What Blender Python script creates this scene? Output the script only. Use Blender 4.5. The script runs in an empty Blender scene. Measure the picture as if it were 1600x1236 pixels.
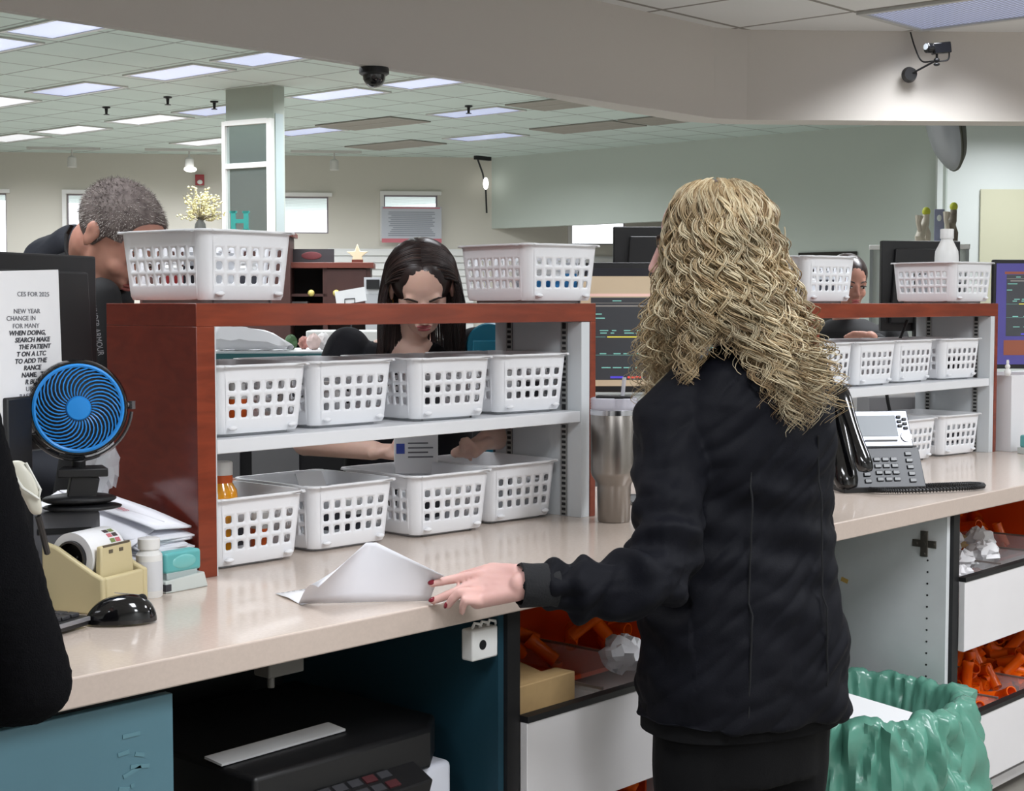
import bpy, bmesh, math, random
from mathutils import Vector, Matrix, Euler
from math import sin, cos, pi, radians as R
random.seed(7)
SC = bpy.context.scene
COL = SC.collection

# ------------------------------------------------------------------ camera, world, exposure
cd = bpy.data.cameras.new('camera'); cam = bpy.data.objects.new('camera', cd); COL.objects.link(cam)
TILT = math.atan(144/2440)
cam.location = (0, 0, 1.44)
cam.rotation_euler = (pi/2 - TILT, 0, R(42) - pi/2)
cd.sensor_width = 36; cd.lens = 36*2440/1600; cd.clip_end = 100; cd.clip_start = .05
SC.camera = cam
SC.view_settings.view_transform = 'Standard'; SC.view_settings.look = 'None'
SC.view_settings.gamma = 1; SC.view_settings.use_curve_mapping = False
SC.view_settings.exposure = 0.0
W = bpy.data.worlds.new('daylight'); SC.world = W; W.use_nodes = True
W.node_tree.nodes['Background'].inputs[0].default_value = (.93, .96, 1, 1)
W.node_tree.nodes['Background'].inputs[1].default_value = 2.6
SC.cycles.max_bounces = 8
SC.cycles.sample_clamp_indirect = 3

FRONT_LIGHTS = [(6.58, 2.98), (3.90, 2.98), (1.45, 2.98), (6.58, .30), (3.90, .30), (1.45, .30), (6.58, -2.0), (1.45, -2.0), (-1.3, 2.98), (-1.3, .3)]
BACK_LIGHTS = [(6.2, 9.85), (6.25, 11.05), (8.05, 9.83), (8.05, 11.05), (8.05, 12.62), (8.05, 14.05),
               (9.88, 9.85), (9.88, 11.1), (9.88, 12.9), (9.88, 14.1), (9.88, 15.6), (9.88, 16.85),
               (11.75, 11.08), (11.75, 13.75), (11.72, 15.5), (13.55, 12.62)]
EXTRA_BACK = [(3.8, 6.4), (6.2, 6.4), (8.6, 6.4), (11.2, 6.4), (15.2, 6.4), (3.8, 9.0), (13.5, 3.5), (16.0, 3.0), (6.2, 14.5)]  # unseen troffers; the one by the angled wall is placed to brighten it
FRONT_POWER, BACK_POWER = 34, 52
def area(x, y, z, w, h, power, spread=150, col=(.93, .96, 1.0)):
    l = bpy.data.lights.new('troffer_lamp', 'AREA'); l.shape = 'RECTANGLE'; l.size = w; l.size_y = h
    l.energy = power; l.color = col; l.spread = R(spread)
    o = bpy.data.objects.new('troffer_lamp', l); COL.objects.link(o); o.location = (x, y, z); o.visible_camera = False
    return o
for x, y in FRONT_LIGHTS: area(x, y, 2.722, .5, 1.1, (34 if x > 6 else 17) if y > 2 else 50, 125 if y > 2 else 165)
for x, y in BACK_LIGHTS + EXTRA_BACK: area(x, y, 3.375, .5, 1.1, BACK_POWER, 160)

# ------------------------------------------------------------------ materials
def lin(c): return tuple(((v/255)/12.92 if v/255 <= .04045 else ((v/255+.055)/1.055)**2.4) for v in c)
_M = {}
def mat(name, c, rough=.5, metal=0, noise=0, nscale=20, bump=0, bscale=200, emit=None, spec=.5, alpha=None, trans=0, c2=None, stretch=None, coat=0, bdist=.002):
    if name in _M: return _M[name]
    m = bpy.data.materials.new(name); m.use_nodes = True; nt = m.node_tree; b = nt.nodes['Principled BSDF']
    L = nt.links.new
    col = lin(c) + (1,)
    b.inputs['Base Color'].default_value = col
    b.inputs['Roughness'].default_value = rough; b.inputs['Metallic'].default_value = metal
    b.inputs['Specular IOR Level'].default_value = spec
    b.inputs['Coat Weight'].default_value = coat
    if trans: b.inputs['Transmission Weight'].default_value = trans
    tc = nt.nodes.new('ShaderNodeTexCoord'); mp = nt.nodes.new('ShaderNodeMapping'); L(tc.outputs['Object'], mp.inputs[0])
    if stretch: mp.inputs['Scale'].default_value = stretch
    if noise or c2:
        n = nt.nodes.new('ShaderNodeTexNoise'); n.inputs['Scale'].default_value = nscale; n.inputs['Detail'].default_value = 5
        L(mp.outputs[0], n.inputs['Vector'])
        r = nt.nodes.new('ShaderNodeValToRGB'); L(n.outputs[0], r.inputs[0])
        if c2: a, d = col, lin(c2)+(1,)
        else:
            a = tuple(max(0, v*(1-noise)) for v in col[:3])+(1,); d = tuple(min(1, v*(1+noise)) for v in col[:3])+(1,)
        r.color_ramp.elements[0].color = a; r.color_ramp.elements[1].color = d
        r.color_ramp.elements[0].position = .32; r.color_ramp.elements[1].position = .68
        L(r.outputs[0], b.inputs['Base Color'])
    if bump:
        n2 = nt.nodes.new('ShaderNodeTexNoise'); n2.inputs['Scale'].default_value = bscale; n2.inputs['Detail'].default_value = 4
        L(mp.outputs[0], n2.inputs['Vector'])
        bp = nt.nodes.new('ShaderNodeBump'); bp.inputs['Strength'].default_value = bump; bp.inputs['Distance'].default_value = bdist
        L(n2.outputs[0], bp.inputs['Height']); L(bp.outputs[0], b.inputs['Normal'])
    if emit:
        b.inputs['Emission Color'].default_value = lin(emit[0])+(1,); b.inputs['Emission Strength'].default_value = emit[1]
    if alpha is not None: b.inputs['Alpha'].default_value = alpha
    _M[name] = m
    return m

# ------------------------------------------------------------------ mesh builder
class MB:
    def __init__(s): s.v = []; s.f = []; s.mi = []; s.T = Matrix.Identity(4)
    def add(s, vs, fs, mi=0):
        b = len(s.v); s.v += [tuple(s.T @ Vector(p)) for p in vs]
        s.f += [tuple(b+i for i in f) for f in fs]; s.mi += [mi]*len(fs); return s
    def box(s, x0, x1, y0, y1, z0, z1, mi=0):
        vs = [(x, y, z) for z in (z0, z1) for y in (y0, y1) for x in (x0, x1)]
        return s.add(vs, [(0,2,3,1),(4,5,7,6),(0,1,5,4),(2,6,7,3),(0,4,6,2),(1,3,7,5)], mi)
    def cbox(s, c, d, mi=0, rz=0, rx=0, ry=0):
        M = Matrix.Translation(c) @ Euler((rx, ry, rz)).to_matrix().to_4x4()
        vs = [tuple(M @ Vector((x*d[0]/2, y*d[1]/2, z*d[2]/2))) for z in (-1, 1) for y in (-1, 1) for x in (-1, 1)]
        return s.add(vs, [(0,2,3,1),(4,5,7,6),(0,1,5,4),(2,6,7,3),(0,4,6,2),(1,3,7,5)], mi)
    def lathe(s, prof, n=24, c=(0,0,0), mi=0, M=None, cap=True):
        M = M or Matrix.Identity(4); vs = []; k = len(prof)
        for r, z in prof:
            for i in range(n):
                a = 2*pi*i/n; vs.append(tuple(Vector(c) + (M @ Vector((r*cos(a), r*sin(a), z)))))
        fs = [(j*n+i, j*n+(i+1) % n, (j+1)*n+(i+1) % n, (j+1)*n+i) for j in range(k-1) for i in range(n)]
        if cap:
            fs.append(tuple(range(n-1, -1, -1))); fs.append(tuple((k-1)*n+i for i in range(n)))
        return s.add(vs, fs, mi)
    def cyl(s, p0, p1, r, n=16, mi=0, r1=None):
        p0, p1 = Vector(p0), Vector(p1); d = p1-p0; M = d.to_track_quat('Z', 'Y').to_matrix().to_4x4()
        return s.lathe([(r, 0), (r if r1 is None else r1, d.length)], n, p0, mi, M)
    def tube(s, pts, r, n=8, mi=0, closed=False, cap=True, flat=1):
        pts = [Vector(p) for p in pts]; k = len(pts); rs = r if isinstance(r, (list, tuple)) else [r]*k
        t0 = (pts[1]-pts[0]).normalized(); ref = Vector((0, 0, 1)) if abs(t0.z) < .9 else Vector((1, 0, 0))
        nrm = t0.cross(ref).normalized(); vs = []
        for i in range(k):
            if closed: t = (pts[(i+1) % k]-pts[i-1])
            else: t = pts[min(i+1, k-1)]-pts[max(i-1, 0)]
            t = t.normalized() if t.length > 1e-9 else t0
            nrm = (nrm - t*nrm.dot(t)); nrm = nrm.normalized() if nrm.length > 1e-6 else t.orthogonal().normalized()
            b = t.cross(nrm)
            for j in range(n):
                a = 2*pi*j/n; vs.append(tuple(pts[i] + nrm*cos(a)*rs[i] + b*sin(a)*rs[i]*flat))
        fs = []
        for i in range(k if closed else k-1):
            i2 = (i+1) % k
            fs += [(i*n+j, i*n+(j+1) % n, i2*n+(j+1) % n, i2*n+j) for j in range(n)]
        if cap and not closed: fs.append(tuple(range(n-1, -1, -1))); fs.append(tuple((k-1)*n+j for j in range(n)))
        return s.add(vs, fs, mi)
    def prism(s, poly, z0, z1, mi=0, M=None):
        M = M or Matrix.Identity(4); n = len(poly)
        vs = [tuple(M @ Vector((x, y, z))) for z in (z0, z1) for x, y in poly]
        fs = [tuple(range(n-1, -1, -1)), tuple(range(n, 2*n))] + [(i, (i+1) % n, n+(i+1) % n, n+i) for i in range(n)]
        return s.add(vs, fs, mi)
    def ell(s, c, r, rot=(0,0,0), nu=20, nv=12, mi=0, M=None):
        M = (M or Matrix.Translation(c) @ Euler(rot).to_matrix().to_4x4()); vs = [tuple(M @ Vector((0, 0, -r[2])))]
        for j in range(1, nv):
            p = -pi/2+pi*j/nv
            for i in range(nu):
                a = 2*pi*i/nu; vs.append(tuple(M @ Vector((r[0]*cos(p)*cos(a), r[1]*cos(p)*sin(a), r[2]*sin(p)))))
        vs.append(tuple(M @ Vector((0, 0, r[2])))); t = len(vs)-1
        fs = [(0, 1+(i+1) % nu, 1+i) for i in range(nu)] + [(t, t-nu+i, t-nu+(i+1) % nu) for i in range(nu)]
        fs += [(1+j*nu+i, 1+j*nu+(i+1) % nu, 1+(j+1)*nu+(i+1) % nu, 1+(j+1)*nu+i) for j in range(nv-2) for i in range(nu)]
        return s.add(vs, fs, mi)
    def sheet(s, grid, mi=0):
        k, n = len(grid), len(grid[0]); vs = [p for row in grid for p in row]
        return s.add(vs, [(j*n+i, j*n+i+1, (j+1)*n+i+1, (j+1)*n+i) for j in range(k-1) for i in range(n-1)], mi)
    def build(s, name, mats, parent=None, loc=(0,0,0), rot=(0,0,0), smooth=True, bevel=0, seg=2, angle=38, solid=0, sub=0, label=None):
        me = bpy.data.meshes.new(name); me.from_pydata(s.v, [], s.f); me.update()
        for m in (mats if isinstance(mats, (list, tuple)) else [mats]): me.materials.append(m)
        me.polygons.foreach_set('material_index', s.mi)
        if smooth:
            me.polygons.foreach_set('use_smooth', [True]*len(me.polygons))
            try: me.set_sharp_from_angle(angle=R(angle))
            except Exception: pass
        o = bpy.data.objects.new(name, me); COL.objects.link(o); o.location = loc; o.rotation_euler = rot
        if parent: o.parent = parent
        if solid:
            md = o.modifiers.new('thick', 'SOLIDIFY'); md.thickness = solid; md.offset = 0
        if bevel:
            md = o.modifiers.new('bevel', 'BEVEL'); md.width = bevel; md.segments = seg; md.limit_method = 'ANGLE'; md.angle_limit = R(40); md.harden_normals = False
        if sub:
            md = o.modifiers.new('sub', 'SUBSURF'); md.levels = sub; md.render_levels = sub
        if label: o['label'] = label
        return o

def tag(o, label, cat, group=None, kind=None):
    o['label'] = label; o['category'] = cat
    if group: o['group'] = group
    if kind: o['kind'] = kind
    return o
def thing(name, label, cat, loc=(0,0,0), rz=0, group=None, rot=None):
    o = bpy.data.objects.new(name, None); COL.objects.link(o); o.location = loc; o.rotation_euler = rot or (0, 0, rz)
    o.empty_display_size = .05
    return tag(o, label, cat, group)
def copy_thing(root, loc, rz=None, label=None, group=None, scale=None):
    def cp(o, par):
        c = o.copy(); COL.objects.link(c)
        if par: c.parent = par
        for ch in list(o.children): cp(ch, c)
        return c
    r = cp(root, None); r.location = loc
    if rz is not None: r.rotation_euler.z = rz
    if scale: r.scale = scale
    if label: r['label'] = label
    if group: r['group'] = group
    return r
def structure(o): o['kind'] = 'structure'; return o
_DG = None
def text_mesh(name, body, size, m, parent=None, loc=(0,0,0), rot=(0,0,0), align='LEFT', extrude=.0003, shear=0, bold=0, spacing=1):
    c = bpy.data.curves.new('lettering', 'FONT'); c.body = body; c.size = size; c.align_x = align; c.extrude = extrude; c.shear = shear; c.offset = bold; c.space_character = spacing
    c.resolution_u = 3
    t = bpy.data.objects.new('lettering_source', c); COL.objects.link(t)
    bpy.context.view_layer.update()
    me = bpy.data.meshes.new_from_object(t.evaluated_get(bpy.context.evaluated_depsgraph_get()))
    bpy.data.objects.remove(t); bpy.data.curves.remove(c)
    me.name = name; me.materials.clear(); me.materials.append(m)
    o = bpy.data.objects.new(name, me); COL.objects.link(o); o.location = loc; o.rotation_euler = rot
    if parent: o.parent = parent
    return o
# ------------------------------------------------------------------ the setting
soffit_m = mat('soffit_paint', (212, 206, 199), .7, bump=.15, bscale=90)
sage = mat('sage_wall_paint', (190, 198, 191), .75, bump=.1, bscale=60)
greige = mat('far_wall_paint', (205, 200, 190), .75, bump=.1, bscale=60)
white_p = mat('white_paint', (225, 225, 222), .5)

def tile_mat(name, c, line, size, ox, oy):
    m = bpy.data.materials.new(name); m.use_nodes = True; nt = m.node_tree; b = nt.nodes['Principled BSDF']; L = nt.links.new
    b.inputs['Roughness'].default_value = .85
    g = nt.nodes.new('ShaderNodeNewGeometry'); sp = nt.nodes.new('ShaderNodeSeparateXYZ'); L(g.outputs['Position'], sp.inputs[0])
    def line_of(o, off):
        a = nt.nodes.new('ShaderNodeMath'); a.operation = 'SUBTRACT'; L(o, a.inputs[0]); a.inputs[1].default_value = off
        d = nt.nodes.new('ShaderNodeMath'); d.operation = 'DIVIDE'; L(a.outputs[0], d.inputs[0]); d.inputs[1].default_value = size
        f = nt.nodes.new('ShaderNodeMath'); f.operation = 'FRACT'; L(d.outputs[0], f.inputs[0])
        q = nt.nodes.new('ShaderNodeMath'); q.operation = 'SUBTRACT'; L(f.outputs[0], q.inputs[0]); q.inputs[1].default_value = .5
        r = nt.nodes.new('ShaderNodeMath'); r.operation = 'ABSOLUTE'; L(q.outputs[0], r.inputs[0])
        s = nt.nodes.new('ShaderNodeMath'); s.operation = 'GREATER_THAN'; L(r.outputs[0], s.inputs[0]); s.inputs[1].default_value = .5-.012/size
        return s.outputs[0]
    mx = nt.nodes.new('ShaderNodeMath'); mx.operation = 'MAXIMUM'
    L(line_of(sp.outputs[0], ox), mx.inputs[0]); L(line_of(sp.outputs[1], oy), mx.inputs[1])
    n = nt.nodes.new('ShaderNodeTexNoise'); n.inputs['Scale'].default_value = 1.7; n.inputs['Detail'].default_value = 1; L(g.outputs['Position'], n.inputs['Vector'])
    cr = nt.nodes.new('ShaderNodeValToRGB'); L(n.outputs[0], cr.inputs[0])
    c1 = lin(c); cr.color_ramp.elements[0].color = tuple(v*.93 for v in c1)+(1,); cr.color_ramp.elements[1].color = tuple(min(1, v*1.05) for v in c1)+(1,)
    mi = nt.nodes.new('ShaderNodeMix'); mi.data_type = 'RGBA'; L(mx.outputs[0], mi.inputs[0]); L(cr.outputs[0], mi.inputs[6]); mi.inputs[7].default_value = lin(line)+(1,)
    L(mi.outputs[2], b.inputs['Base Color'])
    return m
ceil_front_m = tile_mat('front_ceiling_tile', (236, 235, 233), (150, 145, 138), .61, 6.27-.61, 3.59-.61)
ceil_back_m = tile_mat('back_ceiling_tile', (200, 214, 209), (150, 158, 154), .61, 7.755, 9.24)
floor_m = tile_mat('floor_tile', (150, 146, 138), (125, 122, 115), .305, 0, 0)
floor_m.node_tree.nodes['Principled BSDF'].inputs['Roughness'].default_value = .3

structure(MB().prism([(-3.2, -3.2), (22, -3.2), (22, 26), (-3.2, 31)], -.1, 0).build('floor', floor_m, smooth=False))
structure(MB().prism([(-3.2, -3.2), (12.2, -3.2), (12.2, -1.6), (6.36, 4.22), (6.30, 4.30), (-3.2, 4.30)], 2.74, 2.80).build('ceiling', ceil_front_m, smooth=False))
structure(MB().prism([(-3.2, -3.2), (22, -3.2), (22, 26), (-3.2, 31)], 3.40, 3.5).build('ceiling_back', ceil_back_m, smooth=False))
# soffit over the counter: a straight run that bends through 45 degrees
s = MB()
inner = [(-3.2, 4.28), (6.18, 4.28), (6.34, 4.20), (6.44, 4.10), (12.2, -1.66)]
outer = [(-3.2, 4.33), (4.6, 4.33), (5.4, 4.42), (6.2, 4.47), (6.42, 4.38), (6.55, 4.26), (12.4, -1.6)]
s.prism(inner + outer[::-1], 2.315, 3.42)
structure(s.build('ceiling_soffit', soffit_m, smooth=False))

# outer walls
def wall(name, a, b, m, z0=0, z1=3.42, th=.12, holes=()):
    a, b = Vector(a+(0,)), Vector(b+(0,)); L = (b-a).length; s = MB()
    xs = sorted({0, L} | {h[0] for h in holes} | {h[1] for h in holes}); zs = sorted({z0, z1} | {h[2] for h in holes} | {h[3] for h in holes})
    for i in range(len(xs)-1):
        for j in range(len(zs)-1):
            cx, cz = (xs[i]+xs[i+1])/2, (zs[j]+zs[j+1])/2
            if any(h[0] < cx < h[1] and h[2] < cz < h[3] for h in holes): continue
            s.box(xs[i], xs[i+1], -th/2, th/2, zs[j], zs[j+1])
    o = s.build(name, m, loc=a, rot=(0, 0, math.atan2((b-a).y, (b-a).x)), smooth=False)
    return structure(o)
FN = Vector((.651, .759)); FD = Vector((.759, -.651)); FO = 21.1
def farp(sv, off=0):            # point on the far wall, sv metres along it, off metres in front
    p = FN*(FO-off) + FD*sv; return (p.x, p.y)
S0 = -11.2
def hs(v): return v - S0
FARW = [(-4.75, -3.90, 1.35, 2.87), (-3.14, -2.35, 1.35, 2.87), (-.40, .26, 2.37, 2.86), (1.0, 1.72, 2.28, 2.89), (3.55, 4.30, 2.24, 2.56)]
p0 = farp(S0, -.06); p1_ = farp(7.1, -.06)
wall('wall_far', p0, p1_, greige, holes=[(hs(a), hs(b), c, d) for a, b, c, d in FARW])
wall('wall_back_left', (-3.1, 9), p0, greige)
wall('wall_left', (-3.1, -3.1), (-3.1, 9), white_p)
wall('wall_front', (-3.1, -3.1), (17.7, -3.1), white_p)
wall('wall_right', (17.66, -3.1), (17.66, 5.86), greige)
wall('wall_right_angled', (15.60, 7.92), (17.66, 5.86), mat('lit_wall_paint', (214, 219, 216), .6))  # the spotlit brightness of this wall is put into a paler colour
wall('wall_partition', (15.66, 7.80), (15.66, 10.6), sage)
wall('wall_bulkhead', (15.66, 10.6), (15.66, 14.42), sage, z0=2.45)
wall('wall_annex', (15.7, 8.0), (19, 8.0), white_p)
wall('wall_annex_end', (19, 8.0), (19, 11.6), white_p)

frame_m = mat('window_frame_metal', (150, 142, 148), .5)
glass_m = mat('clear_glass', (255, 255, 255), .02, alpha=.08)
blind_m = mat('white_trim', (230, 228, 226), .5)
for i, (a, b, c, d) in enumerate(FARW):
    s = MB(); mi = .018
    s.T = Matrix.Translation(Vector(farp(a, -.06)+(c,))) @ Matrix.Rotation(math.atan2(FD.y, FD.x), 4, 'Z')
    w, h = b-a, d-c
    s.box(0, w, -.02, .03, 0, mi); s.box(0, w, -.02, .03, h-mi, h); s.box(0, mi, -.02, .03, mi, h-mi); s.box(w-mi, w, -.02, .03, mi, h-mi)
    o = structure(s.build('window_%d' % (i+1), frame_m, smooth=False))
    g = MB(); g.T = s.T; g.box(mi, w-mi, .0, .006, mi, h-mi); g.build('pane', glass_m, o, smooth=False)
    t = MB(); t.T = s.T
    for q in ((-.05, w+.05, -.10, -.055, h, h+.05), (-.05, 0, -.10, -.055, 0, h)): t.box(*q)
    t.build('window_trim', blind_m, o, smooth=False)

# slatwall along the foot of the far wall
slat_m = mat('white_slatwall', (222, 222, 220), .45)
s = MB(); s.T = Matrix.Translation(Vector(farp(.25, 0)+(0,))) @ Matrix.Rotation(math.atan2(FD.y, FD.x), 4, 'Z')
z = .1
while z < 2.15:
    s.box(0, 1.95, -.06, .0, z, z+.066); s.box(0, 1.95, -.035, .0, z+.066, z+.09); z += .09
for z0 in [.1+.09*i for i in range(22)]:
    s.box(2.5, 6.4, -.06, 0, z0, z0+.066); s.box(2.5, 6.4, -.035, .0, z0+.066, z0+.09)
tag(s.build('slatwall_panel', slat_m, smooth=False), 'white slatwall display panelling along the foot of the far wall', 'slatwall')

# ------------------------------------------------------------------ ceiling fixtures
lens_m = mat('louver_lens', (205, 210, 225), .35, emit=((150, 165, 215), .55))
def louver_mat():
    m = bpy.data.materials.new('parabolic_louver'); m.use_nodes = True; nt = m.node_tree; b = nt.nodes['Principled BSDF']; L = nt.links.new
    g = nt.nodes.new('ShaderNodeNewGeometry'); w = nt.nodes.new('ShaderNodeTexWave'); w.inputs['Scale'].default_value = 14; w.bands_direction = 'X'
    w2 = nt.nodes.new('ShaderNodeTexWave'); w2.inputs['Scale'].default_value = 14; w2.bands_direction = 'Y'
    L(g.outputs['Position'], w.inputs['Vector']); L(g.outputs['Position'], w2.inputs['Vector'])
    mx = nt.nodes.new('ShaderNodeMath'); mx.operation = 'MULTIPLY'; L(w.outputs[1], mx.inputs[0]); L(w2.outputs[1], mx.inputs[1])
    r = nt.nodes.new('ShaderNodeValToRGB'); r.color_ramp.elements[0].color = lin((115, 122, 150))+(1,); r.color_ramp.elements[1].color = lin((205, 212, 240))+(1,)
    L(mx.outputs[0], r.inputs[0]); L(r.outputs[0], b.inputs['Emission Color']); L(r.outputs[0], b.inputs['Base Color']); b.inputs['Emission Strength'].default_value = .55
    b.inputs['Roughness'].default_value = .3
    return m
louver_m = louver_mat(); tframe_m = mat('troffer_frame', (196, 196, 192), .4)
def troffer(x, y, z, lens, label, group):
    t = thing('ceiling_light', label, 'ceiling light', (x, y, z), group=group)
    a = MB(); w, h = (.30, .605) if z < 3 else (.225, .5)
    a.box(-w, w, -h, -h+.03, -.014, 0); a.box(-w, w, h-.03, h, -.014, 0); a.box(-w, -w+.03, -h+.03, h-.03, -.014, 0); a.box(w-.03, w, -h+.03, h-.03, -.014, 0)
    a.build('frame', tframe_m, t, smooth=False)
    MB().box(-w+.03, w-.03, -h+.03, h-.03, -.006, 0).build('louver', lens, t, smooth=False)
    return t
for i, (x, y) in enumerate(FRONT_LIGHTS):
    troffer(x, y, 2.74, louver_m, 'rectangular louvered ceiling light near the angled soffit and small camera' if i == 0 else 'louvered ceiling light over the pharmacy work side', 'work side ceiling lights' if i else None)
lens2 = [mat('lit_lens_%d' % i, (205, 210, 225), .35, emit=(c, e)) for i, (c, e) in enumerate([((190, 200, 235), .75), ((225, 225, 225), .8), ((165, 178, 225), .6)])]
WH = {(9.88, 14.1), (9.88, 15.6), (9.88, 16.85), (8.05, 14.05), (11.72, 15.5)}
for i, (x, y) in enumerate(BACK_LIGHTS):
    troffer(x, y, 3.40, lens2[1] if (x, y) in WH else lens2[0] if y < 11.9 and x < 10 else lens2[2],
            'glowing rectangular light set in the sales floor ceiling grid', 'sales floor ceiling lights')
for i, (x, y) in enumerate(EXTRA_BACK): troffer(x, y, 3.40, lens2[0], 'glowing rectangular light set in the sales floor ceiling grid', 'sales floor ceiling lights')
vent_m = mat('vent_metal', (150, 146, 138), .6); vdark = mat('vent_shadow', (60, 58, 54), .8)
for x, y in ((11.72, 12.6), (13.5, 14.1), (11.8, 9.85), (13.57, 11.09), (13.57, 9.83)):
    t = thing('ceiling_vent', 'long grey air return grille in the sales floor ceiling grid', 'ceiling vent', (x, y, 3.4), group='air grilles in the sales floor ceiling')
    MB().box(-.30, .30, -.6, .6, -.004, 0).build('backing', vdark, t, smooth=False)
    a = MB(); a.box(-.30, .30, -.6, -.56, -.015, -.004); a.box(-.30, .30, .56, .6, -.015, -.004); a.box(-.3, -.26, -.56, .56, -.015, -.004); a.box(.26, .3, -.56, .56, -.015, -.004); a.box(-.02, .02, -.56, .56, -.015, -.004)
    for k in range(14): a.cbox((-.24+k*.037, 0, -.009), (.026, 1.12, .004), ry=.5)
    a.build('grille', vent_m, t, smooth=False)
blk = mat('black_plastic', (22, 22, 24), .45); chrome = mat('chrome', (200, 200, 205), .2, 1); dk = mat('dark_metal', (50, 50, 52), .4, .6)
for i, (x, y) in enumerate(((8.99, 13.55), (8.94, 12.45), (9.44, 12.39), (11.34, 10.79))):
    a = MB(); a.lathe([(.04, 0), (.04, -.012), (.016, -.02), (.012, -.07), (.03, -.075), (.03, -.08)], 12)
    tag(a.build('fire_sprinkler', dk, loc=(x, y, 3.4)), 'small sprinkler head hanging from the sales floor ceiling', 'sprinkler', 'sprinkler heads on the sales floor ceiling')
# track lights near the far wall
tw = mat('track_light_white', (200, 198, 194), .5); bulb = mat('lamp_face', (255, 255, 250), .3, emit=((255, 255, 250), 6))
for sv, lit, lab in ((-2.95, 0, 'unlit white track spotlight near the far wall above the left window'), (-1.5, 1, 'lit white track spotlight above the fire alarm'), (.33, 0, 'unlit white track spotlight above the square window')):
    x, y = farp(sv, .75); t = thing('track_light', lab, 'spotlight', (x, y, 3.4))
    MB().box(-.55, .35, -.02, .02, -.03, 0).build('track', tw, t, rot=(0, 0, math.atan2(FD.y, FD.x)), smooth=False)
    MB().cyl((0, 0, -.03), (0, 0, -.12), .012).build('stem', tw, t)
    MB().lathe([(.03, 0), (.055, -.02), (.06, -.13), (.055, -.14)], 20, (0, 0, -.11)).build('shade', tw, t)
    if lit: MB().ell((0, -.02, -.26), (.085, .07, .035)).build('bulb', bulb, t)
# fixture hanging at the end of the bulkhead
t = thing('track_light', 'lit spotlight hanging at the near corner of the grey green bulkhead', 'spotlight', (15.35, 14.35, 3.4))
MB().box(-.14, .14, -.03, .03, -.05, 0).build('track', dk, t, smooth=False)
MB().tube([(-.1, 0, -.04), (0, 0, -.22), (.06, 0, -.42), (.08, 0, -.75)], .012).build('stem', dk, t)
MB().ell((.03, -.03, -.36), (.035, .035, .08)).build('bulb', bulb, t)
# dome camera on the soffit
t = thing('dome_camera', 'black dome security camera under the soffit edge', 'security camera', (4.02, 4.31, 2.315))
MB().lathe([(.054, 0), (.056, -.008), (.056, -.022), (.048, -.028)], 32).build('base', blk, t)
MB().lathe([(.043, -.026), (.041, -.045), (.032, -.062), (.018, -.072), (.004, -.075)], 32).build('dome', mat('smoked_dome', (18, 18, 20), .08, coat=1), t)
# ------------------------------------------------------------------ counter and cabinets
counter_m = mat('beige_laminate', (208, 193, 181), .22, noise=.04, nscale=160, coat=.25)
edge_m = mat('beige_laminate_edge', (190, 174, 163), .35, noise=.03, nscale=160)
white_lam = mat('white_laminate', (224, 221, 222), .4, noise=.03, nscale=3)
black_lam = mat('black_edge_band', (18, 18, 20), .5)
teal_lam = mat('teal_laminate', (76, 112, 124), .45, noise=.05, nscale=4)
shade_dark = mat('shaded_cabinet_interior', (20, 24, 26), .7)  # near-black colour stands for the shade inside bays and cabinets

CT0, CT1 = .875, .92
o = MB().box(-1.6, 7.2, 1.89, 2.78, CT0, CT1).build('countertop', [counter_m, edge_m], bevel=.003)
for p in o.data.polygons:
    if abs(p.normal.z) < .5: p.material_index = 1
tag(o, 'long beige laminate countertop with a thick front edge', 'countertop')

# cabinet with teal door
t = thing('base_cabinet', 'base cabinet with chipped teal door under the near end of the counter', 'cabinet', (1.0, 1.92, 0))
MB().box(-.6, .36, .02, .5, .05, .868).build('body', shade_dark, t, smooth=False)
MB().box(-.6, .374, 0, .018, .1, .858).build('door', teal_lam, t, bevel=.0015)
b = MB()
for k in range(9): b.cbox((.30+.004*math.sin(k*2.1)*4, -.0006, .80-.012*k+.01*cos(k*3)), (.03-.002*k+.012*sin(k*5), .0012, .006), ry=.3*sin(k*1.7))
b.build('scuff_mark', mat('scuffed_teal', (86, 124, 134), .7), t, smooth=False, label='pale scuffed patch')

# knee space with printer: back and teal side
t = thing('knee_space_board', 'shade-darkened teal side panel of the open bay beside the printer', 'cabinet panel', (2.105, 1.93, 0))
MB().box(0, .015, 0, .62, .0, .873).build('side', mat('shaded_teal_laminate', (24, 60, 74), .5), t, smooth=False)  # teal darkened so the shade of the bay is in its colour
MB().box(-.75, 0, .62, .64, .0, .873).build('back', shade_dark, t, smooth=False)

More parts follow.
